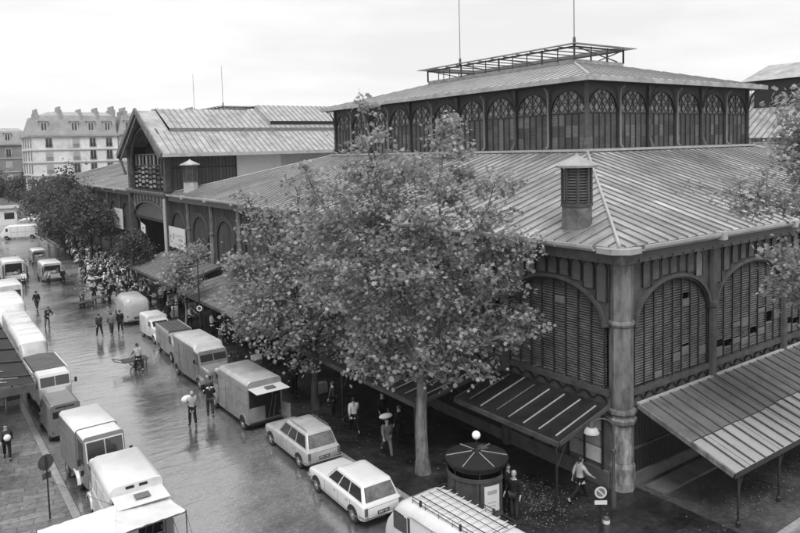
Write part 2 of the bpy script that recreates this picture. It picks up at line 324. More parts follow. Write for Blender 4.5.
# ------------------------------------------------------------------ pavilion builder
def frame(ox,oy,ux,uy,nx,ny): # local (u,out,z)
    return Matrix(((ux,nx,0,ox),(uy,ny,0,oy),(0,0,1,0),(0,0,0,1)))
def arc_pts(u0,u1,zs,zc,n=20):
    c=(u0+u1)/2; a=(u1-u0)/2
    return [(c-a*math.cos(math.pi*k/n), zs+(zc-zs)*math.sin(math.pi*k/n)) for k in range(n+1)]
def arch_z(u,u0,u1,zs,zc):
    c=(u0+u1)/2; a=(u1-u0)/2; t=1-((u-c)/a)**2
    return zs+(zc-zs)*math.sqrt(max(0,t))
def rim(m,pts,wi,o0,o1):
    """arch rim: strip of width wi outwards of pts, between depths o0..o1"""
    n=len(pts); rings=[]
    for i,(u,z) in enumerate(pts):
        a=pts[max(0,i-1)]; b=pts[min(n-1,i+1)]; d=Vector((b[0]-a[0],b[1]-a[1])).normalized(); nx,nz=-d.y,d.x
        rings.append([(u,o0,z),(u+nx*wi,o0,z+nz*wi),(u+nx*wi,o1,z+nz*wi),(u,o1,z)])
    m.loft(rings)
def near_bay(P,M,u,W,rnd,holes,low='boards'):
    a,b=u+.19,u+W-.19; zs,zc=6.35,7.93
    m=MB(M).use('iron_mid'); pts=arc_pts(a,b,zs,zc,24); rim(m,pts,.12,-.06,.13)
    m.use('iron_dark'); pts2=arc_pts(a+.06,b-.06,zs-.02,zc-.06,24); rim(m,[(p[0],p[1]-.02) for p in pts2],.07,-.1,.05)
    m.build('arch_rim',P,smooth=30)
    # spandrel board with blind arcade of round-topped panels
    m=MB(M).use('iron_mid'); top=8.86; n=24; ap=arc_pts(a-.05,b+.05,zs,zc+.1,n)
    prev=(u,zs)
    ring=[(u,zs)]+ap+[(u+W,zs)]
    for (u0,z0),(u1,z1) in zip(ring,ring[1:]):
        m.add([(u0,-.03,z0),(u1,-.03,z1),(u1,-.03,top),(u0,-.03,top)],[(0,1,2,3)])
    k=9; step=W/k
    for i in range(k):
        c=u+step*(i+.5); w=.22; ztop=8.56; zb=max(arch_z(min(max(c-w,a),b),a,b,zs,zc),arch_z(min(max(c+w,a),b),a,b,zs,zc))+.17
        if abs(c-u-W/2)>W/2-.3: continue
        if zb<7.0: zb=7.0
        if ztop-zb<.16: zb=ztop-.16
        pl=[(c-w,zb),(c+w,zb)]+[(c+w*math.cos(t),ztop+w*.95*math.sin(t)) for t in [math.pi*j/8 for j in range(9)]]
        m.use('spandrel_pale' if rnd.random()<.35 and (i<2 or i>5) else 'spandrel_mid'); m.slab([(x,.0,z) for x,z in pl],.02,(0,1,0) )
        m.use('iron_dark'); rim(m,[(c-w-.01,zb)]+[(c-(w+.01)*math.cos(t),ztop+(w+.01)*.95*math.sin(t)) for t in [math.pi*j/8 for j in range(9)]]+[(c+w+.01,zb)],.04,-.02,.05)
    m.build('spandrel_panel',P)
    # louvres
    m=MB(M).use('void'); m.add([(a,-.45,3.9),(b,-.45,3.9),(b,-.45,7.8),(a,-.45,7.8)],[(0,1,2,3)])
    m.use('louvre'); mu=[a+(b-a)*i/8 for i in range(9)]
    z=4.05
    while z<zc-.1:
        h=.1
        if z>zs:
            t=(z-zs)/(zc-.05-zs); half=(b-a)/2*math.sqrt(max(0,1-t*t)); l,r=(a+b)/2-half,(a+b)/2+half
        else: l,r=a,b
        for i in range(8):
            x0,x1=max(l,mu[i]),min(r,mu[i+1])
            if x1-x0<.08: continue
            if any(hi==i and hz0<=z<hz1 for hi,hz0,hz1,_ in holes): continue
            j=rnd.uniform(-.008,.008)
            m.add([(x0,-.16,z+.07+j),(x1,-.16,z+.07+j),(x1,-.07,z+j),(x0,-.07,z+j),(x0,-.15,z+.082+j),(x1,-.15,z+.082+j),(x1,-.055,z+.014+j),(x0,-.055,z+.014+j)],[(0,1,2,3),(7,6,5,4),(3,2,6,7),(0,4,5,1),(0,3,7,4),(1,5,6,2)])
        z+=h
    for hi,z0,z1,kind in holes:
        if kind=='pale': m.use('louvre_pale').box(mu[hi]+.05,mu[hi+1]-.05,-.08,-.05,z0,z1); 
        if kind=='pale':
            m.use('louvre')
            for q in range(int((z1-z0)/.1)): m.box(mu[hi]+.05,mu[hi+1]-.05,-.05,-.042,z0+.1*q+.04,z0+.1*q+.06)
    m.use('iron_dark')
    for i in range(0,9):
        zt=arch_z(min(max(mu[i],a+.03),b-.03),a,b,zs,zc)
        m.box(mu[i]-.024,mu[i]+.024,-.06,-.01,3.95,zt)
    m.build('louvre_panel',P)
    m=MB(M).use('iron_mid'); m.box(u,u+W,-.08,.06,3.72,3.95); m.use('stone_dark'); m.box(u,u+W,-.3,-.1,3.2,3.72)
    m.use('iron_dark')
    for i in range(7):
        c=u+.45+i*(W-.9)/6; rim(m,[(c-.33+.66*k/6,3.42+.2*math.sin(math.pi*k/6)) for k in range(7)],.05,-.1,-.02)
    m.build('bottom_rail',P)
    # wall below the canopy
    m=MB(M)
    if low=='boards':
        m.use('iron_dark')
        x=u
        while x<u+W-.01:
            m.box(x+.01,x+.17,-.12,-.08,.6,3.2); x+=.18
        m.box(u,u+W,-.2,-.12,.3,3.25); m.use('stone_dark').box(u,u+W,-.2,.02,.1,.62); m.use('iron_mid').box(u,u+W,-.1,-.02,1.55,1.63)
    else:
        m.use('stone_dark').box(u,u+W,-.2,-.1,.1,3.25); m.box(u,u+W,-.1,.04,.1,.75)
        for i,(x0,x1,mm) in enumerate(((.35,1.15,'poster_paper'),(1.2,1.95,'stone_pale'),(2.05,2.9,'stone_dark'),(3.1,3.9,'stone_pale'),(4.3,5.3,'stone_dark'))):
            for q,(z0,z1) in enumerate(((.95,1.55),(1.6,2.2),(2.25,2.85))):
                if mm=='stone_dark' and q==1: continue
                m.use('stone_pale' if (i+q)%2 or mm=='stone_pale' else mm).box(u+x0,u+x1,-.1,-.05+.01*q,z0,z1)
        m.use('iron_dark')
        for x in (.3,1.17,2.0,2.95,4.0,5.4): m.box(u+x-.03,u+x+.03,-.06,.02,.75,3.2)
    m.build('lower_wall',P)
def far_bay(P,M,u,W,rnd,low=True):
    m=MB(M).use('board_wood'); m.box(u,u+W,-.3,-.12,0,8.86)
    x=u+.12
    while x<u+W-.1:
        m.box(x,x+.07,-.12,-.06,3.4,8.86); x+=.30
    m.build('board_wall',P)
    c=u+W/2; m=MB(M).use('iron_dark'); pts=[(c-1.75,4.2)]+arc_pts(c-1.75,c+1.75,6.0,7.75,16)+[(c+1.75,4.2)]; rim(m,pts,.2,-.06,.05)
    m.use('iron_mid'); rim(m,[(p[0],p[1]) for p in arc_pts(c-2.0,c+2.0,6.0,8.0,16)],.08,-.05,.07)
    m.use('void')
    m.add([(c-1.6,-.055,4.2),(c+1.6,-.055,4.2),(c+1.6,-.055,4.5),(c-1.6,-.055,4.5)],[(0,1,2,3)])
    m.build('arch_rim',P,smooth=30)
def pilaster(P,M,u,z1=8.9,mt='iron_mid',r=.2):
    m=MB(M).use(mt); m.lathe([(r*1.25,.1),(r*1.25,.9),(r,.95),(r,6.3),(r*1.3,6.36),(r*1.35,6.46),(r*1.3,6.56),(r,6.6),(r*.95,z1)],(u,.02,0),8)
    m.lathe([(r*1.2,2.7),(r*1.4,2.75),(r*1.4,2.9),(r*1.2,2.95)],(u,.02,0),8)
    return m.build('pilaster',P)
def clere_bay(P,M,u,W,rnd,i,detail=True):
    z0,zs,Rr=12.95,15.12,W/2-.14; c=u+W/2; zc=zs+Rr; top=16.95
    m=MB(M).use('iron_dark'); ap=arc_pts(c-Rr,c+Rr,zs,zc,16); ring=[(u,zs)]+ap+[(u+W,zs)]
    for (a0,b0),(a1,b1) in zip(ring,ring[1:]): m.add([(a0,-.02,b0),(a1,-.02,b1),(a1,-.02,top),(a0,-.02,top)],[(0,1,2,3)])
    m.box(u,u+.14,-.1,-.01,z0,zs); m.box(u+W-.14,u+W,-.1,-.01,z0,zs); rim(m,ap,.07,-.06,.05)
    m.build('window_frame',P)
    m=MB(M).use('lattice_glass'); m.add([(c-Rr,-.1,zs)]+[(p[0],-.1,p[1]) for p in ap[1:-1]]+[(c+Rr,-.1,zs)],[tuple(range(17))])
    m.use('iron_dark')
    if detail:
        for sgn in (1,-1):
            for k in range(-4,5):
                # line through (c+k*.45, zs) at slope sgn*1.25 clipped to the half disc
                pts=[]
                for q in range(25):
                    uu=-Rr+2*Rr*q/24; zz=(uu-k*.5)*sgn*1.3+.0
                    if zz>=0 and uu*uu+zz*zz<=Rr*Rr*.985: pts.append((uu,zz))
                if len(pts)>1: m.bar((c+pts[0][0],-.06,zs+pts[0][1]),(c+pts[-1][0],-.06,zs+pts[-1][1]),.035,.035)
    for k in (-.72,0,.72):
        m.bar((c+k,-.055,zs),(c+k,-.055,zs+math.sqrt(max(0,Rr*Rr-k*k))),.045,.04)
    m.bar((c-Rr,-.055,zs),(c+Rr,-.055,zs),.09,.09); m.bar((c-Rr*.86,-.055,zs+.62),(c+Rr*.86,-.055,zs+.62),.035,.04)
    m.build('lattice_arch',P)
    m=MB(M); n=5; w=(W-.28)/n
    for k in range(n):
        x=u+.14+k*w
        for q in range(3):
            za=z0+(zs-.05-z0)*q/3; zb=z0+(zs-.05-z0)*(q+1)/3
            m.use(rnd.choice(['louvre','louvre','louvre_pale','lattice_glass','iron_mid'])); m.add([(x,-.1,za),(x+w,-.1,za),(x+w,-.1,zb),(x,-.1,zb)],[(0,1,2,3)])
            if detail:
                m.use('louvre'); 
                for r_ in range(6):
                    zz=za+(zb-za)*r_/6; m.box(x+.03,x+w-.03,-.1,-.06,zz+.02,zz+.055)
        m.use('iron_dark').box(x-.03,x+.03,-.09,-.03,z0,zs)
    m.build('clerestory_louvre',P)
def clere_post(P,M,u,kind):
    if kind=='pipe':
        m=MB(M).use('pipe_paint'); m.tube([(u,.45,16.75),(u,.2,16.55),(u,.12,16.3),(u,.12,13.3),(u,.16,13.1),(u,.35,12.98)],.065,8); m.build('downpipe',P,smooth=True)
    else:
        m=MB(M).use('iron_mid'); m.box(u-.09,u+.09,-.02,.12,12.95,16.9)
        m.use('iron_dark'); m.tube([(u,.12,15.5),(u,.25,16.2),(u,.55,16.7),(u,.95,16.85)],.05,6)
        m.use('iron_mid'); m.add([(u-.09,.12,13.5),(u+.09,.12,13.5),(u+.14,.42,12.95),(u-.14,.42,12.95)],[(0,1,2,3)]); m.box(u-.14,u+.14,.1,.42,12.88,12.98)
        m.build('bracket_post',P)
def pavilion(ox,oy,WX,WY,cx0,cx1,cy0,cy1,name,label,faces,detail=True,seed=1,ncx=6,ncy=10,group=None,rods=True):
    rnd=random.Random(seed); P=empty(name,(0,0,0),0,label,'market hall',group)
    x0,x1,y0,y1=ox,ox+WX,oy,oy+WY; CX0,CX1,CY0,CY1=ox+cx0,ox+cx1,oy+cy0,oy+cy1; ze,zt=9.42,12.87; ov=.12
    # lower roof: four planes and standing seams
    for nm,a,b,c,d in (('s',(x0-ov,y0-ov),(x1+ov,y0-ov),(CX1,CY0),(CX0,CY0)),('w',(x0-ov,y1+ov),(x0-ov,y0-ov),(CX0,CY0),(CX0,CY1)),
                       ('n',(x1+ov,y1+ov),(x0-ov,y1+ov),(CX0,CY1),(CX1,CY1)),('e',(x1+ov,y0-ov),(x1+ov,y1+ov),(CX1,CY1),(CX1,CY0))):
        m=MB().use({'s':'zinc_south','w':'zinc_west'}.get(nm,'zinc')); A,B,C_,D=Vector((*a,ze)),Vector((*b,ze)),Vector((*c,zt)),Vector((*d,zt))
        m.add([A,B,C_,D],[(0,1,2,3)]); L=(B-A).length; e=(B-A)/L; 
        if nm in 'sw' :
            up=Vector((-e.y,e.x,0)); h=(D-A).dot(up); s0=(D-A).dot(e); s1=(C_-A).dot(e); step=.66 if detail else 1.2; m.use('zinc_seam'); k=step/2
            while k<L:
                f=1.0
                if k<s0: f=k/s0
                elif k>s1: f=(L-k)/(L-s1)
                p=A+e*k; q=p+(up*h+Vector((0,0,zt-ze)))*f; m.bar(p+Vector((0,0,.025)),q+Vector((0,0,.025)),.04,.07); k+=step
        m.build('lower_roof',P)
    for a,b in (((x0-ov,y0-ov),(CX0,CY0)),((x1+ov,y0-ov),(CX1,CY0)),((x0-ov,y1+ov),(CX0,CY1))): m=MB().use('zinc_light'); m.tube([(*a,ze+.04),(*b,zt+.04)],.075,6); m.build('hip_ridge',P,smooth=True)
    m=MB().use('zinc_light'); 
    for k in range(2):
        z=zt-.05+.0; 
    m.box(CX0-.45,CX1+.3,CY0-.5,CY0-.06,12.80,12.95); m.box(CX0-.5,CX0-.06,CY0-.06,CY1+.3,12.80,12.945)
    m.build('base_flashing',P)
    # gutter and fascia
    g=.32
    m=MB().use('iron_mid'); m.box(x0-g,x1+g,y0-g,y0-g+.14,8.83,9.22); m.box(x0-g+.001,x0-g+.14,y0-g+.14,y1+g,8.83,9.22); m.box(x1+g-.14,x1+g,y0-g+.14,y1+g,8.83,9.22)
    m.box(x0-g+.14,x1+g-.14,y1+g-.14,y1+g,8.83,9.22); m.use('iron_dark').box(x0-g+.14,x1+g-.14,y0-g+.14,y0+.1,8.86,8.95); m.box(x0-g+.14,x0+.1,y0+.1,y1,8.86,8.95)
    # dentils
    k=y0
    if detail:
        while k<y0+20: m.use('iron_mid').box(x0-g-.05,x0-g+.0,k,k+.06,8.86,8.94); k+=.7
        k=x0
        while k<x0+22: m.box(k,k+.06,y0-g-.05,y0-g,8.86,8.94); k+=.7
    m.build('fascia',P)
    m=MB().use('zinc_light')
    def gut(p,q,n):
        p=Vector(p); q=Vector(q); n=Vector(n)
        m.loft([[p+n*a+Vector((0,0,b)) for a,b in ((0,.0),(.16,.02),(.24,.12),(.25,.25),(.2,.26),(.17,.12),(.1,.07),(0,.06))],[q+n*a+Vector((0,0,b)) for a,b in ((0,.0),(.16,.02),(.24,.12),(.25,.25),(.2,.26),(.17,.12),(.1,.07),(0,.06))]])
    gut((x0+.8,y0-g,9.23),(x1+g,y0-g,9.23),(0,-1,0)); gut((x0-g,y0+.8,9.23),(x0-g,y1+g,9.23),(-1,0,0))
    # cistern heads over the pilasters, and the widened corner
    for k in range(1,8 if WX>20 else 2): m.box(x0+6*k-.16,x0+6*k+.16,y0-g-.34,y0-g-.02,9.18,9.52)
    for k in range(1,9): m.box(x0-g-.34,x0-g-.02,y0+5.93*k-.16,y0+5.93*k+.16,9.18,9.52)
    m.use('zinc_old').loft([[(x0+.8,y0-g,z),(x0+.6,y0-g-.22,z),(x0-.1,y0-g-.25,z),(x0-g-.25,y0-.1,z),(x0-g-.22,y0+.6,z),(x0-g,y0+.8,z),(x0-.1,y0-.1,z)] for z in (9.2,9.42)])
    m.build('gutter',P,bevel=.015)
    # corner column
    if detail:
        m=MB().use('flaking_paint'); cc=(x0+.50,y0+.30,0)
        m.lathe([(.52,.1),(.52,1.0),(.48,1.1),(.455,1.15),(.455,2.7)],cc,8); m.build('column_foot',P,bevel=.012)
        m=MB().use('iron_column'); m.lathe([(.455,2.7),(.56,2.72),(.58,2.86),(.5,2.95),(.5,3.05),(.58,3.1),(.56,3.22),(.46,3.26),(.45,6.38),(.50,6.41),(.53,6.5),(.50,6.58),(.45,6.61),(.45,8.7),(.6,8.84)],cc,8)
        m.build('corner_column',P,bevel=.012)
    # facades
    MW=frame(x0,y0,0,1,-1,0); MS=frame(x0,y0,1,0,0,-1)
    if 'w' in faces:
        nb=9; Wb=WY/nb
        for k in range(nb):
            if detail and k<4: near_bay(P,MW,Wb*k+(.5 if k==0 else 0),Wb-(.5 if k==0 else 0),rnd,[(rnd.randrange(8),z,z+.3,rnd.choice(['pale','void'])) for z in ([6.9] if k==0 else [5.1,6.2])] , 'panels' if k==0 else 'boards')
            else: far_bay(P,MW,Wb*k,Wb,rnd)
            pilaster(P,MW,Wb*(k+1),mt='iron_mid' if k<4 else 'iron_column',r=.2)
    if 's' in faces:
        nb=3 if detail else 2
        for k in range(nb):
            holes=[(4,4.45,4.8,'pale'),(5,4.6,4.95,'pale'),(5,6.9,7.05,'void'),(5,6.6,6.9,'pale'),(7,4.4,4.75,'pale'),(2,4.05,4.3,'pale')] if k==0 else [(0,4.05,4.45,'pale'),(0,4.45,4.7,'void'),(1,4.3,4.6,'void'),(2,4.35,4.6,'pale'),(2,5.1,5.3,'pale'),(3,5.0,5.4,'pale'),(3,4.2,4.5,'pale'),(4,4.5,4.8,'void'),(5,5.4,5.6,'pale'),(5,4.4,4.7,'pale'),(6,4.8,5.3,'void'),(7,4.9,5.3,'pale')]
            near_bay(P,MS,6*k+(.75 if k==0 else .2),6-(.75 if k==0 else 0),rnd,holes)
            pilaster(P,MS,6*(k+1)+.1)
    # clerestory
    MW=frame(CX0,CY0,0,1,-1,0); MS=frame(CX0,CY0,1,0,0,-1)
    Wc=(CX1-CX0)/ncx; Wd=(CY1-CY0)/ncy
    for k in range(ncx): clere_bay(P,MS,Wc*k,Wc,rnd,k,detail)
    for k in range(ncy): clere_bay(P,MW,Wd*k,Wd,rnd,k,detail)
    for k in range(1,ncx+1): clere_post(P,MS,Wc*k,'pipe' if k%2 and k<ncx else 'post')
    for k in range(1,ncy+1): clere_post(P,MW,Wd*k,'pipe' if k%2==1 and k<ncy else 'post')
    m=MB().use('iron_mid'); m.lathe([(.28,12.9),(.28,13.2),(.14,13.6),(.13,16.9)],(CX0+.02,CY0+.02,0),8); m.build('corner_post',P)
    m=MB().use('void'); m.box(CX0+.15,CX1-.15,CY0+.15,CY1-.15,12.7,16.9); m.build('dark_infill',P)  # black box standing in for the shaded interior behind the clerestory
    m=MB().use('iron_dark'); m.box(CX1-.12,CX1,CY0+.1,CY1,12.7,16.95); m.box(CX0+.1,CX1-.12,CY1-.12,CY1,12.7,16.95); m.build('back_wall',P)
    # upper roof
    o=1.0; e0=[(CX0-o,CY0-o),(CX1+o,CY0-o),(CX1+o,CY1+o),(CX0-o,CY1+o)]
    li=6.2; l0=[(CX0+li,CY0+li),(CX1-li,CY0+li),(CX1-li,CY1-li),(CX0+li,CY1-li)]
    m=MB().use('zinc'); 
    m.loft([[(*p,16.88) for p in e0],[(*p,17.16) for p in e0]],cap=False)
    zl=19.0; m.loft([[(*p,17.16) for p in e0],[(*p,zl) for p in l0],[(*p,zl+.28) for p in l0]],cap=False); m.poly([(*p,zl+.28) for p in l0])
    m.use('iron_dark'); m.poly([(*p,16.885) for p in e0])
    m.use('zinc_seam')
    for i in (0,3):
        A,B=Vector((*e0[i],17.16)),Vector((*e0[(i+1)%4],17.16)); C_,D=Vector((*l0[(i+1)%4],zl)),Vector((*l0[i],zl)); L=(B-A).length; e=(B-A)/L; up=Vector((-e.y,e.x,0)); h=(D-A).dot(up); s0=(D-A).dot(e); s1=(C_-A).dot(e); k=.3
        while k<L:
            f=1 if s0<=k<=s1 else (k/s0 if k<s0 else (L-k)/(L-s1)); p=A+e*k; q=p+(up*h+Vector((0,0,zl-17.16)))*f; m.bar(p+Vector((0,0,.01)),q+Vector((0,0,.01)),.04,.05); k+=.8
    m.build('upper_roof',P)
    m=MB().use('zinc_light'); m.tube([(*e0[0],17.18),(*l0[0],zl+.03)],.09,6); m.build('hip_ridge',P)
    # open lantern: posts, braces and a thin edge
    m=MB().use('iron_mid'); lz=20.25
    for i in range(4):
        A,B=Vector((*l0[i],0)),Vector((*l0[(i+1)%4],0)); L=(B-A).length; n=max(3,int(L/1.45))
        for k in range(n+1):
            p=A+(B-A)*k/n; m.bar(p+Vector((0,0,zl+.2)),p+Vector((0,0,lz)),.1 if k%3==0 else .06)
        for k in range(0,n-2,3):
            p=A+(B-A)*k/n; q=A+(B-A)*(k+2.6)/n; m.bar(p+Vector((0,0,lz-.06)),q+Vector((0,0,zl+.3)),.07)
        m.bar(A+Vector((0,0,lz-.1)),B+Vector((0,0,lz-.1)),.08,.12)
    m.build('lantern_frame',P)
    ex=.7; t0=[(l0[0][0]-ex,l0[0][1]-ex),(l0[1][0]+ex,l0[1][1]-ex),(l0[2][0]+ex,l0[2][1]+ex),(l0[3][0]-ex,l0[3][1]+ex)]
    t1=[(l0[0][0]+.35,l0[0][1]+.35),(l0[1][0]-.35,l0[1][1]+.35),(l0[2][0]-.35,l0[2][1]-.35),(l0[3][0]+.35,l0[3][1]-.35)]
    m=MB().use('zinc')
    for i in range(4):
        j=(i+1)%4; m.slab([(*t0[i],lz),(*t0[j],lz),(*t1[j],lz+.12),(*t1[i],lz+.12)],.05)
    m.use('iron_mid'); yy=t1[0][1]+1.4
    while yy<t1[3][1]: m.bar((t1[0][0],yy,lz+.1),(t1[1][0],yy,lz+.1),.05,.08); yy+=1.45
    m.build('lantern_roof',P)
    for (px,py) in () if not rods else ((l0[0][0],l0[0][1]),(l0[3][0],l0[3][1]-4.5)):
        m=MB().use('iron_mid'); m.lathe([(.12,lz),(.1,lz+.5),(.035,lz+.6),(.03,lz+4),(.022,lz+(12 if detail else 6))],(px,py,0),6); m.build('lightning_rod',P,smooth=True)
    return P
def turret(P,x,y,z0,s=1.0,bm='turret_zinc',cm='zinc'):
    m=MB().use(bm); m.lathe([(.86*s,z0-.2),(.80*s,z0+.35),(.72*s,z0+.4),(.70*s,z0+1.35)],(x,y,0),8); b=m.build('vent_turret',P,bevel=.01)
    m=MB().use('iron_mid'); m.lathe([(.76*s,z0+1.35),(.76*s,z0+1.48)],(x,y,0),8); m.use('iron_dark'); m.lathe([(.58*s,z0+1.48),(.58*s,z0+2.95)],(x,y,0),8)
    for k in range(8):
        a=2*math.pi*k/8; q=2*math.pi*(k+1)/8; m.use('iron_mid').bar((x+.67*s*math.cos(a),y+.67*s*math.sin(a),z0+1.45),(x+.67*s*math.cos(a),y+.67*s*math.sin(a),z0+2.95),.09)
        m.use('louvre')
        for j in range(12):
            zz=z0+1.55+j*.115; m.bar((x+.64*s*math.cos(a),y+.64*s*math.sin(a),zz),(x+.64*s*math.cos(q),y+.64*s*math.sin(q),zz),.03,.05)
    m.build('louvre_drum',b)
    m=MB().use(cm); m.lathe([(.98*s,z0+2.93),(1.0*s,z0+3.02),(.1*s,z0+3.42),(.06*s,z0+3.5)],(x,y,0),8); m.build('turret_cap',b)
PX,PY=21.1,16.0
PA=pavilion(PX,PY,42,53.4,11.9,29.8,11.3,40.6,'market_pavilion','large iron and louvre market hall whose near corner faces the street behind the big tree','ws',True,3)
turret(PA,22.5,19.15,9.35,.86,'turret_zinc','zinc_old'); turret(PA,22.4,66.2,9.3,1.0,'zinc_light','paint_light')
# billboards fixed to the front
def board(x,y0,y1,z0,z1,label,marks):
    P=empty('billboard',(x,(y0+y1)/2,z0),0,label,'billboard','posters on the market hall fronts')
    m=MB().use('wood_pale'); m.box(-.02,.06,-(y1-y0)/2-.05,(y1-y0)/2+.05,-.05,z1-z0+.05); m.build('backing_board',P)
    m=MB().use('poster_paper'); m.box(-.03,-.02,-(y1-y0)/2,(y1-y0)/2,0,z1-z0)
    for mm,a,b,c,d in marks: m.use(mm).box(-.034,-.03,-(y1-y0)/2+(y1-y0)*(1-b),-(y1-y0)/2+(y1-y0)*(1-a),(z1-z0)*c,(z1-z0)*d)
    m.build('poster',P)
rr=random.Random(5)
board(20.72,63.6,68.2,4.45,6.35,'wide white poster board with grey sketch on market hall front above the awning',
  [('poster_grey',.06,.12,.3,.62),('poster_grey',.09,.22,.22,.3),('poster_ink',.1,.16,.5,.56),('poster_grey',.4,.93,.58,.62),('poster_grey',.4,.93,.66,.68),('poster_grey',.62,.9,.36,.5),('poster_grey',.25,.36,.4,.7),('poster_grey',.3,.95,.2,.23),('poster_grey',.3,.8,.13,.16)])
board(20.72,85.9,89.9,4.7,7.0,'tall white poster with dark blot on the far market hall beyond the gateway',
  [('poster_ink',.35,.62,.4,.58),('poster_grey',.3,.45,.5,.7),('poster_grey',.5,.7,.35,.45),('poster_grey',.15,.85,.85,.88),('poster_grey',.2,.8,.12,.15)])
# far pavilion beyond the covered street, and the one to the east
PC=pavilion(PX,82.4,42,53.4,11.9,29.8,11.3,40.6,'market_pavilion','long low market hall beyond the gabled gateway with pale lower roof','w',False,8)
PD=pavilion(PX+54,PY,42,53.4,11.9,29.8,11.3,40.6,'market_pavilion','market hall roof showing at the right edge beyond the branches','s',False,9,rods=False)

# ------------------------------------------------------------------ covered street with gabled gateway (transept)
def covered_street(horizontal=True):
    P=empty('covered_street',(0,0,0),0,'gabled gateway hall with tall arched opening between two market halls','gateway hall')
    y0,y1=68.9,81.9; yc=(y0+y1)/2; xf=20.95; xe=63.0; ze=13.35; zr=17.95; ov=1.9
    M=frame(xf,0,0,1,-1,0)
    # roof slopes, with a step half way up and seams
    zst=15.6; ys=(ze-.1,)
    def slope(sg):
        m=MB().use('zinc'); e=yc+sg*((y1-y0)/2+ov); t=(zst-ze)/(zr-ze); st=e+(yc-e)*t
        A=[(xf-.9,e,ze),(xe+3,e,ze),(xe+3,st,zst),(xf-.9,st,zst)]; m.add(A,[(0,1,2,3)])
        m.use('zinc_seam').add([(xf+1.2,st,zst),(xe+3,st,zst),(xe+3,st,zst+.38),(xf+1.2,st,zst+.38)],[(0,1,2,3)])
        m.use('zinc').add([(xf-.9,st,zst),(xf+1.2,st,zst),(xf+1.2,yc,zr),(xf-.9,yc,zr)],[(0,1,2,3)])
        m.add([(xf+1.2,st-sg*.0,zst+.38),(xe+3,st,zst+.38),(xe+3,yc,zr+.2),(xf+1.2,yc,zr+.2)],[(0,1,2,3)])
        m.use('zinc_light').box(xf-.9,xe+3,min(e,e-sg*-.25),max(e,e+sg*.25),ze-.28,ze+.06)
        m.use('zinc_seam'); x=xf
        while x<xe+3:
            m.bar((x,e,ze+.03),(x,st,zst+.03),.05,.06)
            if x>xf+1.3: m.bar((x,st,zst+.41),(x,yc,zr+.23),.05,.06)
            x+=.62
        m.build('roof_slope',P)
        # monitor along the ridge
        m=MB().use('zinc'); mx0=33.5; q=yc+sg*3.7; zq=zst+.38+.30+.45; zc_=zr+.75
        m.add([(mx0,q,zq),(xe+3,q,zq),(xe+3,yc,zc_),(mx0,yc,zc_)],[(0,1,2,3)]); m.use('iron_dark').add([(mx0,q-sg*.1,zq-.5),(xe+3,q-sg*.1,zq-.5),(xe+3,q-sg*.1,zq-.01),(mx0,q-sg*.1,zq-.01)],[(0,1,2,3)])
        m.use('zinc').add([(mx0+.02,q,zq-.6),(mx0+.02,yc,zr),(mx0+.02,yc,zc_-.01),(mx0+.02,q,zq-.01)],[(0,1,2,3)])
        m.use('zinc_seam'); x=mx0+.3
        while x<xe+3: m.bar((x,q,zq+.03),(x,yc,zc_+.03),.05,.06); x+=.62
        m.build('ridge_monitor',P)
    slope(-1); slope(1)
    # gable: barge boards
    m=MB().use('iron_column')
    for sg in (-1,1):
        e=yc+sg*((y1-y0)/2+ov)
        m.bar((xf-.95,e,ze-.1),(xf-.95,yc,zr+.02),.18,.55); m.bar((xf-.8,e+(-sg)*1.2,ze-.35),(xf-.8,yc,zr-.55),.12,.3)
    m.build('barge_board',P)
    # piers
    for yy in (y0,y1):
        m=MB().use('iron_mid'); m.box(xf-.35,xf+.35,yy-.42,yy+.42,0,9.2); m.box(xf-.25,xf+.3,yy-.38,yy+.38,9.7,14.2)
        s=1 if yy==y0 else -1
        m.use('iron_mid').tube([(xf-.5,yy-s*.3,11.2),(xf-.7,yy-s*1.0,12.5),(xf-.8,yy-s*1.8,13.2)],.14,6)
        m.build('gate_pier',P)
    m=MB().use('zinc_light'); m.tube([(xf-.45,y0-.3,.2),(xf-.45,y0-.3,9.0)],.16,8); m.build('downpipe',P)
    # arched frame of the upper opening
    m=MB(M).use('iron_mid'); a,b=y0+.4,y1-.4; pts=[(a+(b-a)*(.5-.5*math.cos(math.pi*k/20)),11.2+4.9*(math.sin(math.pi*k/20)**.85)) for k in range(21)]
    ring=[(a,11.2)]+pts[1:-1]+[(b,11.2)]
    def roofz(u): return zr-.35-abs(u-yc)*(zr-ze)/((y1-y0)/2+ov)
    for (u0,z0),(u1,z1) in zip(ring,ring[1:]): m.add([(u0,0,z0),(u1,0,z1),(u1,0,max(z1,roofz(u1))),(u0,0,max(z0,roofz(u0)))],[(0,1,2,3)])
    m.use('iron_column'); rim(m,ring,.2,-.05,.16)
    m.use('iron_mid'); rim(m,[(p[0],p[1]) for p in [(yc+(u-yc)*1.10,11+(z-11)*1.10) for u,z in ring[4:-4]]],.1,-.05,.12)
    m.build('gable_arch',P)
    # window screen set behind the opening
    m=MB(M).use('iron_dark'); rr=random.Random(11); 
    m.use('void').slab([(a,-1.6,9),(b,-1.6,9),(b,-1.6,13.8),(yc,-1.6,17.5),(a,-1.6,13.8)],.1,(0,1,0))  # black sheet added behind the screen for the darkness inside the gable
    n=9
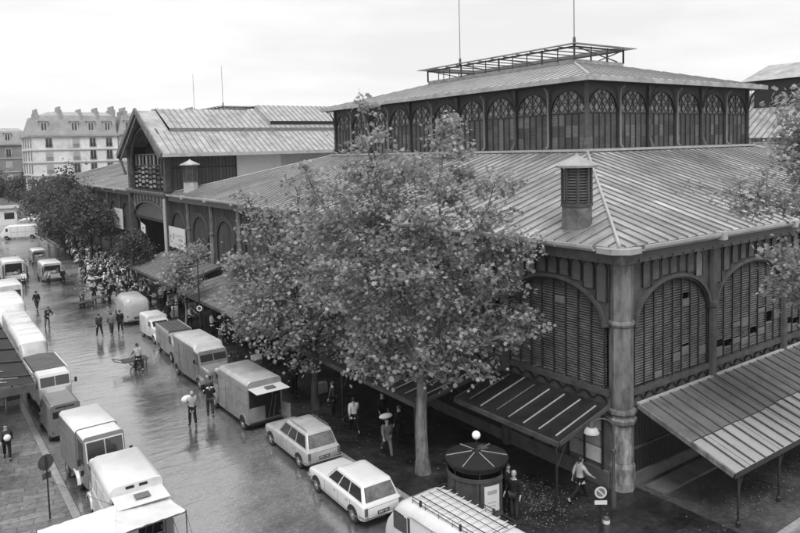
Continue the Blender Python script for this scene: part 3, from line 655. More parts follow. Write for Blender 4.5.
    for k in range(n):
        u0=a+(b-a)*k/n; u1=a+(b-a)*(k+1)/n
        for q in range(5):
            z0=9.75+q*.5+(.12 if k%2 else 0); m.use(rr.choice(['poster_grey','lattice_glass','spandrel_pale','spandrel_mid','iron_dark','stone_pale','spandrel_pale'])); m.box(u0+.1,u1-.1,-.35,-.32,z0+.06,z0+rr.uniform(.3,.42))
        m.use('poster_grey' if k%2 else 'spandrel_pale').box(u0+.1,u0+.34,-.35,-.3,12.25,13.2); m.box(u0+.55,u0+.8,-.35,-.3,12.25,13.3)
        m.use('iron_dark').box(u0-.06,u0+.06,-.35,-.25,9.6,13.3)
        if k%3==0: m.bar((u0,-.3,12.2),(u0,-.3,13.5),.12)
    m.use('iron_dark').box(a,b,-.38,-.22,12.2,12.3); m.box(a,b,-.38,-.22,9.6,9.7); m.box(a,b,-.38,-.22,13.3,13.45)
    m.build('window_screen',P)
    # balcony beam, arcade of small lights, segmental gate arch with pale tympanum
    m=MB(M).use('iron_mid'); m.box(y0-.5,y1+.5,-.3,.5,9.22,9.55); m.use('iron_column').box(y0-.6,y1+.6,.45,.6,9.45,9.62); m.build('balcony_beam',P)
    m=MB(M).use('iron_dark'); pts=arc_pts(a,b,6.7,8.35,20)
    ring=[(a,6.7)]+pts[1:-1]+[(b,6.7)]
    for (u0,z0),(u1,z1) in zip(ring,ring[1:]): m.add([(u0,-.02,z0),(u1,-.02,z1),(u1,-.02,9.22),(u0,-.02,9.22)],[(0,1,2,3)])
    m.use('iron_column'); rim(m,pts,.14,-.05,.1)
    for k in range(10):
        c=a+(b-a)*(k+.5)/10; w=.34; zb=arch_z(c+(w if c<yc else -w)*-1,a,b,6.7,8.35)+.28; zt=8.78
        if zt-zb<.1: zb=zt-.1
        m.use('spandrel_pale').slab([(x,.0,z) for x,z in [(c-w,zb),(c+w,zb)]+[(c+w*math.cos(t),zt+w*math.sin(t)*.9) for t in [math.pi*j/8 for j in range(9)]]],.03,(0,1,0))
    m.build('gate_arch',P)
    m=MB(M).use('fibro_wet'); m.add([(a,-.2,6.7)]+[(u,-.2,z) for u,z in pts]+[(b,-.2,6.7)],[tuple(range(len(pts)+2))]); m.build('tympanum',P)
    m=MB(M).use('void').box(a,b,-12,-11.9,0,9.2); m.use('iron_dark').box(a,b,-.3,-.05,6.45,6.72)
    m.use('iron_dark'); m.box(a,a+.1,-11,-.3,0,9.2); m.box(b-.1,b,-11,-.3,0,9.2); m.box(a,b,-11,-.3,9.1,9.2); m.build('passage_wall',P)
    # side wall above the pavilion roof
    m=MB(); x=xf+.3
    while x<27.9: m.use('board_wood').box(x,x+.3,y0-.14,y0-.02,9.3,13.3); m.use('iron_dark').box(x+.3,x+.36,y0-.1,y0-.02,9.3,13.3); x+=.36
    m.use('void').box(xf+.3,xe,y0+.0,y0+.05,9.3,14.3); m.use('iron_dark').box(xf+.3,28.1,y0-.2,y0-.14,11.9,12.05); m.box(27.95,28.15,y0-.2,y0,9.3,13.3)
    m.use('paint_white').box(28.16,33.2,y0-.12,y0-.02,9.3,13.3); m.use('paint_light').box(33.21,44,y0-.12,y0-.02,9.3,13.3); m.use('zinc').box(44.01,xe,y0-.12,y0-.02,9.3,13.3)
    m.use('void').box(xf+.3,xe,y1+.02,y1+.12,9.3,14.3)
    m.build('side_wall',P)
    return P
covered_street()
# the other covered street (north-south), its roof seen at the right edge
def cross_street():
    P=empty('covered_street',(0,0,0),0,'ribbed pale roof and raised monitor of covered street at the right edge behind branches','gateway hall')
    x0,x1=63.3,74.9; xc=(x0+x1)/2; m=MB().use('zinc')
    for sg in (-1,1):
        e=xc+sg*7; m.add([(e,15,13.4),(e,68,13.4),(xc,68,17.9),(xc,15,17.9)],[(0,1,2,3)]); m.use('zinc_seam'); y=15.3
        while y<68: m.bar((e,y,13.44),(xc,y,17.94),.06,.08); y+=.62
        m.use('zinc')
    m.build('roof_slope',P)
    m=MB().use('zinc'); 
    for sg in (-1,1): m.add([(xc+sg*3.4,15,18.75),(xc+sg*3.4,36,18.75),(xc,35,20.4),(xc,15,20.4)],[(0,1,2,3)])
    m.use('zinc').add([(xc-3.4,36,18.75),(xc+3.4,36,18.75),(xc,35,20.4)],[(0,1,2)]); m.use('iron_dark').box(xc-2.6,xc+2.6,16,35,16,18.7); m.add([(xc-3.4,15,18.74),(xc+3.4,15,18.74),(xc+3.4,36,18.74),(xc-3.4,36,18.74)],[(0,1,2,3)])
    m.build('ridge_monitor',P)
    m=MB().use('iron_dark'); m.box(x0,x1,15.4,15.6,9,13.4); m.box(x0,x0+.3,15.4,17,0,13.4); m.box(x1-.3,x1,15.4,17,0,13.4); m.add([(x0,15.5,13.4),(x1,15.5,13.4),(xc,15.5,17.8)],[(0,1,2)]); m.build('gable_wall',P)
cross_street()

# ------------------------------------------------------------------ glazed awnings on posts along the fronts
def post_mesh(P,x,y,z):
    m=MB().use('iron_dark'); m.lathe([(.09,.1),(.09,.25),(.045,.3),(.045,z)],(x,y,0),8); m.tube([(x,y,z-.9),(x+.5,y,z-.05)],.02,5); m.build('post',P)
def awning_w(y0,y1,xo,zo,zi,label,kind,posts,grp='awnings along the street front'):
    P=empty('awning',(0,0,0),0,label,'awning',grp); xi=20.98
    if kind=='glass':
        m=MB().use('bitumen'); m.slab([(xi,y0,zi),(xo,y0,zo),(xo,y1,zo),(xi,y1,zi)],.03); m.build('roof_sheet',P)
        y=y0+.35
        while y<y1:
            rg=random.Random(int(y*37)); m=MB().use(rg.choice(['rib_pale','zinc_old','zinc_old','turret_zinc'])); t0=rg.uniform(.03,.14); t1=rg.uniform(.9,.96); dx=xo-xi; m.bar((xi+dx*t0,y,zi+(zo-zi)*t0+.05),(xi+dx*t1,y+rg.uniform(-.03,.03),zi+(zo-zi)*t1+.05),rg.uniform(.04,.065),.035); m.build('glazing_bar',P); y+=.78
    else:
        m=MB().use('fibro_wet' if kind=='wet' else 'turret_zinc'); n=int((y1-y0)/.18)
        rings=[]
        for k in range(n*2+1):
            y=y0+(y1-y0)*k/(2*n); h=.05*(k%2); rings.append([(xi,y,zi+h),(xo,y,zo+h)])
        m.loft(rings,cap=False,closed=False); m.use('zinc_seam')
        y=y0
        while y<=y1: m.bar((xi,y,zi+.06),(xo,y,zo+.06),.06,.05); y+=1.1
        m.build('roof_sheet',P)
    m=MB().use('iron_mid'); m.box(xo-.08,xo+.02,y0,y1,zo-.14,zo+.03); m.bar((xi,y0-.03,zi-.03),(xo,y0-.03,zo-.03),.07,.15); m.bar((xi,y1+.03,zi-.03),(xo,y1+.03,zo-.03),.07,.15)
    m.use('iron_dark')
    y=y0
    while y<y1: m.bar((xi,y,zi-.12),(xo,y,zo-.12),.05,.08); y+=1.5
    m.build('edge_frame',P)
    for y in posts: post_mesh(P,xo-.03,y,zo-.1)
    return P
awning_w(16.4,22.1,18.25,2.72,3.42,'black glazed awning with pale bars beside the corner column','glass',[16.5])
awning_w(22.6,34.5,16.6,2.72,3.42,'dark glazed awning hidden behind the big tree trunk','glass',[22.7,28.6,34.4])
awning_w(36.4,53.8,16.75,2.75,3.6,'ribbed awning half hidden by foliage behind the parked vans','rib',[36.5,42,48,53.7])
awning_w(55.6,69.3,17.0,2.75,3.9,'wide dull awning below the poster board near the gateway','wet',[55.7,60,64.6,69.2])
def awning_s():
    P=empty('awning',(0,0,0),0,'large sloping fibre cement awning on thin posts at the right of corner column','awning'); yi,yo,zi,zo=15.85,12.1,3.35,2.05; x0,x1=22.05,46
    # sheets: upper course dark and wet, lower course cleaner
    m=MB(); x=x0
    rr=random.Random(4)
    def zz(y): return zi+(zo-zi)*(yi-y)/(yi-yo)
    while x<x1:
        w=1.02; ys=13.75+rr.uniform(-.05,.05)+ (x-x0)*-.0
        m.use('fibro_wet').slab([(x+.02,yi,zz(yi)),(x+.02,ys,zz(ys)+.0),(x+w-.02,ys,zz(ys)+.0),(x+w-.02,yi,zz(yi))],.02)
        m.use('fibro_clean').slab([(x+.02,ys-.012,zz(ys)-.03),(x+.02,yo,zo-.0),(x+w-.02,yo,zo-.0),(x+w-.02,ys-.012,zz(ys)-.03)],.02)
        x+=w
    m.build('roof_sheet',P)
    m=MB().use('iron_mid'); x=x0
    while x<x1+.1: m.bar((x,yi,zi+.04),(x,yo,zo+.04),.05,.05); x+=.66
    m.use('iron_dark'); m.box(x0-.05,x1,yo-.06,yo+.02,zo-.13,zo+.02); m.use('iron_column').bar((x0-.04,yi,zi-.02),(x0-.04,yo,zo-.02),.08,.18); m.use('zinc_light').box(x0,x1,yi-.02,yi+.1,zi,zi+.08)
    m.build('edge_frame',P)
    m=MB().use('iron_dark'); m.box(x0+.1,x1,yi-1.3,yi-1.22,zz(yi-1.3)-.16,zz(yi-1.3)-.06)
    x=x0+.5
    while x<x1: m.bar((x,yi,zi-.08),(x,yo,zo-.08),.05,.09); x+=2.04
    m.build('rafters',P)
    x=22.3
    for x in (22.3,25.05,30.9,36.8,42.7):
        m=MB().use('iron_dark'); m.lathe([(.08,.12),(.08,.3),(.045,.34),(.045,zo-.1)],(x,yo-.0,0),8); m.bar((x,yo,zo-.65),(x+.3,yo,zo-.12),.03); m.build('post',P)
awning_s()
# corrugated canopy at the left edge, over the pavement
def awning_left():
    P=empty('awning',(0,0,0),0,'dark corrugated awning over the pavement at the left edge','awning'); x0,x1,y0,y1,z1,z0=-2.5,4.28,35.3,54.2,2.95,3.7
    m=MB().use('bitumen'); rings=[]; n=58
    for k in range(2*n+1):
        y=y0+(y1-y0)*k/(2*n); rings.append([(x0,y,z0+.07*(k%2)),(x1,y,z1+.07*(k%2))])
    m.loft(rings,cap=False,closed=False); m.build('roof_sheet',P)
    m=MB().use('rib_pale'); rr=random.Random(2)
    for k in range(0,26):
        y=y0+.2+rr.random()*2.2 if k<16 else y0+rr.random()*18; a=rr.uniform(.0,.6); b=a+rr.uniform(.08,.35); m.bar((x0+(x1-x0)*(.45+a*.5),y,z0+(z1-z0)*(.45+a*.5)+.09),(x0+(x1-x0)*min(1,.45+b*.5),y,z0+(z1-z0)*min(1,.45+b*.5)+.09),.05,.02)
    m.build('mended_strips',P)
    m=MB().use('iron_dark')
    for k in range(7): y=y0+1.2+k*2.9; m.bar((x0,y,z0+.1),(x1,y,z1+.1),.09,.06)
    m.use('spandrel_mid').box(x0,x1+.02,y0-.1,y0,z1-.32,z1+.04) ; m.use('iron_column'); m.bar((x1+.02,y0,z1+.02),(x1+.02,y1,z1+.02),.08,.2)
    m.build('edge_frame',P)
    for y in (44,54): 
        m=MB().use('iron_dark'); m.lathe([(.05,.12),(.05,z1)],(x1-.1,y,0),8); m.build('post',P)
awning_left()

# ------------------------------------------------------------------ distant houses
def house(name,label,x0,x1,y0,y1,zc,zr,wall,cols,rows,dorm,chim,roofm='slate',side=True,lines=(),shut='shutter'):
    P=empty(name,(0,0,0),0,label,'apartment block','apartment blocks beyond the market')
    m=MB().use(wall).box(x0,x1,y0,y1,0,zc)
    m.use('plaster_line')
    for z in lines: m.box(x0-.15,x1+.15,y0-.18,y0,z,z+.22); m.box(x0-.18,x0,y0,y1,z,z+.22)
    m.use('stone_pale').box(x0-.35,x1+.35,y0-.4,y0,zc-.05,zc+.3); m.box(x0-.4,x0,y0,y1,zc-.05,zc+.3)
    m.build('wall',P)
    i=1.3; m=MB().use(roofm); b=[(x0,y0),(x1,y0),(x1,y1),(x0,y1)]; t=[(x0+i,y0+i),(x1-i*.2,y0+i),(x1-i*.2,y1-i),(x0+i,y1-i)]; u=[(x0+4,y0+4.5),(x1-1,y0+4.5),(x1-1,y1-4),(x0+4,y1-4)]
    m.loft([[(*p,zc+.3) for p in b],[(*p,zr) for p in t]],cap=False); m.use('slate_pale'); m.loft([[(*p,zr) for p in t],[(*p,zr+.9) for p in u]],cap=False); m.poly([(*p,zr+.9) for p in u]); m.build('roof',P)
    for x in cols:
        for z,h in rows:
            m=MB().use('plaster_line'); m.box(x-.72,x+.72,y0-.08,y0-.0,z-.1,z+h+.15); 
            m.use('iron_dark').box(x-.7,x+.7,y0-.3,y0-.26,z+.55,z+.6)
            for q in range(8): m.box(x-.68+q*.19,x-.66+q*.19,y0-.3,y0-.27,z,z+.55)
            o=m.build('window',P); m=MB().use(random.choice(['window_glass',shut,shut])).box(x-.55,x+.55,y0-.1,y0-.08,z,z+h); m.use('paint_light').box(x-.04,x+.04,y0-.13,y0-.1,z,z+h); m.build('pane',o)
    if side:
        y=y0+2
        while y<y1-1:
            for z,h in rows: o=MB().use('plaster_line').box(x0-.08,x0,y-.7,y+.7,z-.1,z+h+.15).build('window',P); MB().use('window_glass').box(x0-.1,x0-.08,y-.5,y+.5,z,z+h).build('pane',o)
            y+=3.6
    for x in dorm:
        m=MB().use('paint_light'); z=zc+1.0; m.box(x-.75,x+.75,y0+.35,y0+2,z,z+2.1); m.use('slate_pale').box(x-.95,x+.95,y0+.2,y0+2.2,z+2.1,z+2.3); m.use('window_glass').box(x-.45,x+.45,y0+.31,y0+.349,z+.3,z+1.8); m.use('paint_white').box(x-.05,x+.05,y0+.28,y0+.309,z+.3,z+1.8); m.build('dormer',P)
    for x,w,zz in chim:
        m=MB().use('stone_pale').box(x-w/2,x+w/2,y0+1.0,y0+7,zc+.5,zz); m.use('chimney_brick')
        for q in range(6): m.lathe([(.2,zz),(.16,zz+.8)],(x,y0+1.6+q*.9,0),6)
        m.build('chimney',P)
rows=[(4.2,2.0),(7.6,2.0),(10.2,1.9),(12.9,1.9),(15.6,1.8)]
house('apartment_block','pale corner block with mansard roof and dormers, lightest of the far blocks',21.9,38.5,160,176,17.8,22.2,'plaster',(24.9,30.1,33.4,36.7),rows,(24.2,30.0,33.3,36.6),((23.2,.5,22.7),(27.6,.6,23.3),(31.6,.4,22.8),(34.9,.5,23.1),(38.3,.6,23.5)),lines=(9.6,12.3,14.9))
house('apartment_block','greyer block with slate dormers adjoining the pale corner block, partly behind the gable',38.7,66,160.3,176,18.0,22.2,'plaster_line',(41,44.4,47.8,51.2,54.6,58,61.4),rows,(41,44.4,47.8,51.2,54.6,58),((40.8,.8,23.3),(48,.9,23.2),(56,.9,23.6)),side=False,lines=(9.6,12.3,14.9))
house('apartment_block','dim grey block far up the street at the left edge',-14,26.6,206,222,17.0,20.6,'plaster_dark',(-8,-4,0,4,8,12,15.5,19,22.5),[(3.5,2.1),(7,2.1),(10.5,2.1),(14,2.0)],(-8,-4,0,4,8,12,15.5,19,22.5),((2,.9,22),(17.5,.9,22.4)),roofm='slate',lines=(6.5,10,13.5),side=False)
house('apartment_block','low far block closing the view between the gable and the big tree',66.3,110,161,180,15.5,19.5,'plaster_dark',(70,75,80,85,90),[(9,2),(12.3,2)],(70,75,80,85),((78,.9,20.8),),side=False)
# ------------------------------------------------------------------ trees
RV=Vector((.816,-.578,0)); DV=Vector((.578,.816,0))
LEAF=np.array([(0,0),(.20,.10),(.52,.30),(.30,.45),(.42,.72),(.15,.68),(0,1),(-.15,.68),(-.42,.72),(-.30,.45),(-.52,.30),(-.20,.10)])
LEAF_S=np.array([(0,0),(.35,.35),(.25,.75),(0,1),(-.25,.75),(-.35,.35)])
def leaf_object(name,parent,P,size,mats,seed,tmpl=LEAF,up=.5,weights=(.34,.46,.2)):
    r=np.random.default_rng(seed); n=len(P); k=len(tmpl)
    nr=r.normal(size=(n,3)); nr[:,2]=np.abs(nr[:,2])+up; nr/=np.linalg.norm(nr,axis=1)[:,None]
    t=r.normal(size=(n,3)); t[:,2]-=.35; t-=nr*(t*nr).sum(1)[:,None]; t/=np.linalg.norm(t,axis=1)[:,None]; b=np.cross(nr,t)
    s=size*r.uniform(.6,1.25,n)
    fold=-.28*np.abs(tmpl[:,0])-.12*tmpl[:,1]**2
    V=P[:,None,:]+s[:,None,None]*(b[:,None,:]*tmpl[None,:,0,None]+t[:,None,:]*tmpl[None,:,1,None]+nr[:,None,:]*fold[None,:,None])
    me=bpy.data.meshes.new(name); me.vertices.add(n*k); me.vertices.foreach_set('co',V.astype(np.float32).ravel())
    me.loops.add(n*k); me.loops.foreach_set('vertex_index',np.arange(n*k,dtype=np.int32))
    me.polygons.add(n); me.polygons.foreach_set('loop_start',(np.arange(n)*k).astype(np.int32))
    for m in mats: me.materials.append(MATS[m])
    me.polygons.foreach_set('material_index',r.choice(3,n,p=weights).astype(np.int32)); me.update(calc_edges=True); me.validate()
    o=bpy.data.objects.new(name,me); COL.objects.link(o); o.parent=parent; return o
def tree(label,base,lobes,nclump,perclump,size,tr,fork,seed,far=False,bark='bark',group=None,sig=.42,lean=(0,0),name='plane_tree',droop=0,skipfork=False):
    rnd=random.Random(seed); g=np.random.default_rng(seed)
    P=empty(name,(0,0,0),0,label,'tree',group); B=Vector((*base,0.1))
    def W3(l): return B+RV*l[0]+DV*l[1]+Vector((0,0,l[2]-.1))
    F=W3((lean[0],lean[1],fork))
    m=MB().use(bark); n=7
    pts=[]; rad=[]
    for i in range(n):
        t=i/(n-1); p=B.lerp(F,t)+Vector((math.sin(t*5+seed)*.06,math.cos(t*4)*.05,0))*(1 if i else 0); pts.append(p); rad.append(tr*(1.35 if i==0 else 1.08-.38*t))
    m.tube(pts,rad,10); m.build('trunk',P,smooth=60)
    vol=[l[3]**2.4 for l in lobes]; limbs=[]; m=MB().use(bark)
    for i,l in enumerate(lobes):
        c=W3(l); mid=F.lerp(c,.5)+Vector((rnd.uniform(-.4,.4),rnd.uniform(-.4,.4),rnd.uniform(.1,.5)))
        r0=tr*.5*min(1,.45+l[3]/6); q=[]; rr_=[]
        for k in range(9):
            t=k/8; p=F*(1-t)**2+mid*2*t*(1-t)+c*t*t; p=p+Vector((math.sin(k*1.7+i),math.cos(k*2.1+i),0))*.07*(1 if 0<k else 0); q.append(p); rr_.append(r0*(1-t)+.03*t)
        m.tube(q,rr_,6); limbs+= [(q[k],rr_[k]) for k in range(2,9)]
    clumps=[]
    tot=sum(vol)
    for l,v in zip(lobes,vol):
        c=W3(l); k=max(3,int(nclump*v/tot))
        for _ in range(k):
            d=g.normal(size=3); d/=np.linalg.norm(d); rr_=l[3]*g.uniform(.15,1)**.45; p=c+Vector(d.tolist())*rr_
            if p.z<l[2]-l[3]*.95: continue
            clumps.append(p)
    lp=np.array([x[0][:] for x in limbs])
    for ci,c in enumerate(clumps):
        if far and ci%2: continue
        d=((lp-np.array(c[:]))**2).sum(1); j=int(np.argmin(d)); a=limbs[j][0]; r0=min(limbs[j][1]*.6,.065)
        mid=(a+c)/2+Vector((rnd.uniform(-.15,.15),rnd.uniform(-.15,.15),rnd.uniform(-.1,.25)))
        m.tube([a,mid,c],[r0,r0*.6,.008],4,cap=False)
        for q in range(0 if far else 2):
            e=c+Vector((rnd.gauss(0,.35),rnd.gauss(0,.35),rnd.gauss(0,.25))); m.tube([mid.lerp(c,.5),e],[.010,.004],3,cap=False)
    m.build('branch',P)
    L=[]
    for c in clumps:
        k=int(perclump*rnd.uniform(.5,1.5)); s=sig*rnd.uniform(.6,1.25)
        L.append(g.normal(size=(k,3))*np.array([s,s,s*.62])+np.array(c[:]))
    L=np.concatenate(L)
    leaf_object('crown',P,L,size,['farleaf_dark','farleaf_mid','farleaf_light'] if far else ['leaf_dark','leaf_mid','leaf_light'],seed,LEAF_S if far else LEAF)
    return P
tree('tall leafy tree at the kerb whose crown hides the middle of the hall',(16.4,22.0),
     [(-.4,0,9.3,2.7),(-1.9,0,11.6,1.9),(-2.0,.2,13.6,.9),(-2.05,.2,14.9,.45),(1.0,0,12.4,1.6),(1.3,0,14.0,.75),(2.5,0,9.4,1.7),(3.5,.2,7.0,1.35),(3.0,0,11.4,1.1),(4.0,0,8.9,.9),(-.2,0,6.4,2.2),(-2.8,0,8.6,1.9),(-3.6,0,11.0,1.1),(-4.2,0,9.4,1.0),(1.9,-.2,5.3,1.2),(-1.9,0,5.2,1.5),(.6,-.3,4.5,1.0),(2.4,0,4.4,.7),(-4.3,0,12.2,.6),(3.3,0,5.7,.9),(4.3,0,5.9,.5)],
     420,46,.19,.27,4.3,21,sig=.30)
tree('lower bushy tree left of the big tree, its foliage over the grey box van',(16.4,31.0),
     [(-.6,0,8.2,2.3),(-2.6,0,6.6,1.9),(.8,0,6.2,2.3),(-1.2,0,4.9,2.0),(-3.4,0,5.2,1.2),(1.6,0,9.6,1.5),(-2.2,0,9.6,1.1),(1.5,0,3.6,1.3),(-.8,0,3.2,1.2),(-3.6,0,7.6,.9),(-.5,0,11.2,.9),(-3.0,.0,10.9,.5)],
     300,48,.195,.19,3.0,22,sig=.33,bark='bark_dark')
tree('sapling with loose crown standing before the ribbed awning',(15.9,49.5),[(-.3,0,5.4,1.2),(.6,0,6.3,.9),(-.9,0,4.4,.8),(.3,0,4.0,.8)],60,42,.20,.09,2.6,23,sig=.38,name='young_tree',group='small trees before the gateway')
tree('round young tree in front of the gateway arch',(17.3,68.5),[(0,0,4.6,1.1),(-.8,0,4.0,.8),(.8,0,4.1,.8),(.1,0,5.6,.6)],56,36,.24,.12,2.6,24,sig=.5,far=True,name='young_tree',bark='bark_dark',group='small trees before the gateway')
rt=random.Random(31)
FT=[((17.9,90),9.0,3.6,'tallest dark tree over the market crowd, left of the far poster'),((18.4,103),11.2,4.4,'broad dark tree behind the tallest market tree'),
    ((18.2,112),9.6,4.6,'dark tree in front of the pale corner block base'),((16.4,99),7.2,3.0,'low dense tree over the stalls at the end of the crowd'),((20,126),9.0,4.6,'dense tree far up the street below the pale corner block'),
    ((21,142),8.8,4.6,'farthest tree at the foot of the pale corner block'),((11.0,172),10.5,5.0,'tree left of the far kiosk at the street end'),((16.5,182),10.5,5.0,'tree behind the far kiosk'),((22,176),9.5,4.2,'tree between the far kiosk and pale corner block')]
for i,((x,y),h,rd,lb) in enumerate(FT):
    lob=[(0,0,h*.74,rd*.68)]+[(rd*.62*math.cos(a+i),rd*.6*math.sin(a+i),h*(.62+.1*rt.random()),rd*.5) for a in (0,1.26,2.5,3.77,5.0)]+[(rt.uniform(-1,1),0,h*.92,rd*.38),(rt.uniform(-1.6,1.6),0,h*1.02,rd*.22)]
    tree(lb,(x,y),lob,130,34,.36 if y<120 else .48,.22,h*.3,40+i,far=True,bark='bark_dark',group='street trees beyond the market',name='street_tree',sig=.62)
# tree just outside the frame at the right, its twigs reach in
def near_right():
    seed=77; rnd=random.Random(seed); g=np.random.default_rng(seed); P=empty('plane_tree',(0,0,0),0,'leafy twigs reaching in from a tree beyond the right edge','tree'); B=Vector((26.6,9.6,.1))
    def W3(a,z,d=0): return B+RV*a+DV*d+Vector((0,0,z-.1))
    m=MB().use('bark'); m.tube([B,W3(.05,3),W3(-.1,6.5)],[.34,.27,.22],10); m.build('trunk',P,smooth=60)
    tips=[[(-.8,9.5),(-1.4,12.0),(-2.2,13.4),(-3.2,13.7)],[(-1.4,12.0),(-1.9,13.0),(-2.6,12.6),(-3.3,12.9)],[(-1.4,12.0),(-1.6,13.6),(-2.3,14.4),(-2.7,14.6)],[(-.8,9.5),(-1.6,11.0),(-2.3,11.8),(-2.9,12.2)],[(-.1,6.5),(-1.0,8.0),(-2.0,9.0),(-2.9,9.4)],[(-.1,6.5),(-.8,9.5),(-1.9,11.2),(-3.2,12.3)],[(-.8,9.5),(-2.2,10.5),(-3.4,10.9),(-4.3,11.6)],[(-2.2,10.5),(-3.6,11.0),(-4.6,11.3),(-5.2,11.5)],[(-.1,6.5),(-1.4,7.6),(-2.6,8.2),(-3.4,9.0),(-3.9,9.2)],[(-1.4,7.6),(-2.3,8.0),(-3.0,7.7)],[(-.8,9.5),(-1.6,11.6),(-2.6,13.0),(-3.1,13.7)],[(-.1,6.5),(.4,10),(.2,13)],[(-.1,6.5),(1.5,9),(3,11)],[(-1.9,11.2),(-2.2,13.2),(-2.2,14.6)]]
    m=MB().use('bark'); L=[]
    for bi,b in enumerate(tips):
        dz=rnd.uniform(-.5,.5); pts=[W3(a,z,dz*k/3) for k,(a,z) in enumerate(b)]; n=len(pts); r0=.13 if b[0]==(-.1,6.5) else .06
        m.tube(pts,[r0*(1-.85*k/(n-1)) for k in range(n)],6)
        for k in range(1,n):
            for q in range(7):
                t=rnd.random(); p=pts[k-1].lerp(pts[k],t); 
                if k==1 and q>1: continue
                e=p+Vector((rnd.gauss(0,.32),rnd.gauss(0,.32),rnd.gauss(.05,.26))); m.tube([p,e],[.02,.006],4,cap=False); L.append((e,int(rnd.uniform(12,30))))
                if rnd.random()<.5: e2=e+Vector((rnd.gauss(0,.25),rnd.gauss(0,.25),rnd.gauss(0,.2))); m.tube([e,e2],[.008,.004],3,cap=False); L.append((e2,14))
    m.build('branch',P)
    A=np.concatenate([g.normal(size=(k,3))*np.array([.26,.26,.17])+np.array(e[:]) for e,k in L]); leaf_object('crown',P,A,.175,['leaf_dark','leaf_mid','leaf_light'],5)
near_right()

# ------------------------------------------------------------------ vehicles
def rrect(y,w,z0,z1,rt,rb=.06,n=4,cam_=0.0):
    pts=[]; h=w/2
    for cx_,cz,r,a0 in ((h,z1,rt,0),(-h,z1,rt,90),(-h,z0,rb,180),(h,z0,rb,270)):
        sx=-1 if cx_>0 else 1; sz=-1 if cz==z1 else 1
        for k in range(n+1):
            a=R(a0+90*k/n); x=cx_+sx*r+r*math.cos(a); pts.append((x,y,cz+sz*r+r*math.sin(a)+(cam_*(1-(x/h)**2) if cz==z1 else 0)))
    return pts
def wheel(P,x,y,r=.31,w=.16,mt='paint_grey'):
    M=Matrix.Translation((x,y,r))@Matrix.Rotation(R(90),4,'Y')
    t=MB(M).use('rubber'); t.lathe([(r*.55,-w/2),(r*.93,-w/2),(r,-w*.3),(r,w*.3),(r*.93,w/2),(r*.55,w/2)],(0,0,0),20); o=t.build('wheel',P,smooth=40)
    s=1 if x>0 else -1; h=MB(M).use(mt); h.lathe([(.01,s*w*.42),(r*.2,s*w*.5),(r*.3,s*w*.40),(r*.5,s*w*.36),(r*.6,s*w*.52)],(0,0,0),16); h.use('chrome').lathe([(.01,s*w*.62),(r*.16,s*w*.6),(r*.2,s*w*.45)],(0,0,0),12); h.build('hub_cap',o,smooth=40)
def arch(m,x,y,r,s):
    """dark wheel opening on body side x"""
    m.use('underbody'); pts=[(y+r*math.cos(R(a)),.0+r*.98+r*.0+ (r*math.sin(R(a)))) for a in range(-20,201,20)]
    pts=[(p[0],max(p[1]-r*.35,.2)) for p in pts]
    m.prism(pts,'x',x-s*.05,x+s*.006)
def quadslab(m,pts,t=.012):
    m.slab(pts,t)
def window_side(m,x,y0,y1,z0,z1,s,mat_='car_glass'):
    m.use('rubber').box(min(x,x+s*.008),max(x,x+s*.008),y0-.03,y1+.03,z0-.03,z1+.03); m.use(mat_).box(min(x+s*.008,x+s*.014),max(x+s*.008,x+s*.014),y0,y1,z0,z1)
def body(P,secs,mt,rt=.1,name='body',cam_=0,roofmat=None,bev=0):
    m=MB().use(mt); m.loft([rrect(y,w,z0,z1,min(rt_ if rt_ else rt,(z1-z0)*.45),min(.06,(z1-z0)*.3),4,cam_) for y,w,z0,z1,rt_ in secs])
    o=m.build(name,P,smooth=38)
    if roofmat:
        me=o.data; me.materials.append(MATS[roofmat])
        zt=max(s[3] for s in secs)
        for p in me.polygons:
            if abs(p.normal.z)>.35 and p.center.z>zt-.35: p.material_index=1
    return o
def lamps(P,pts,r=.09,mt='head_glass',name='headlight',ny=1):
    for x,y,z in pts:
        M=Matrix.Translation((x,y,z))@Matrix.Rotation(R(-90*ny),4,'X'); m=MB(M).use('chrome'); m.lathe([(r*1.15,-.03),(r*1.15,.015),(r,.02)],(0,0,0),14); m.use(mt).lathe([(r,.0),(r*.8,.035),(.01,.05)],(0,0,0),14); m.build(name,P,smooth=50)
VG='vans and cars parked along the kerbs'
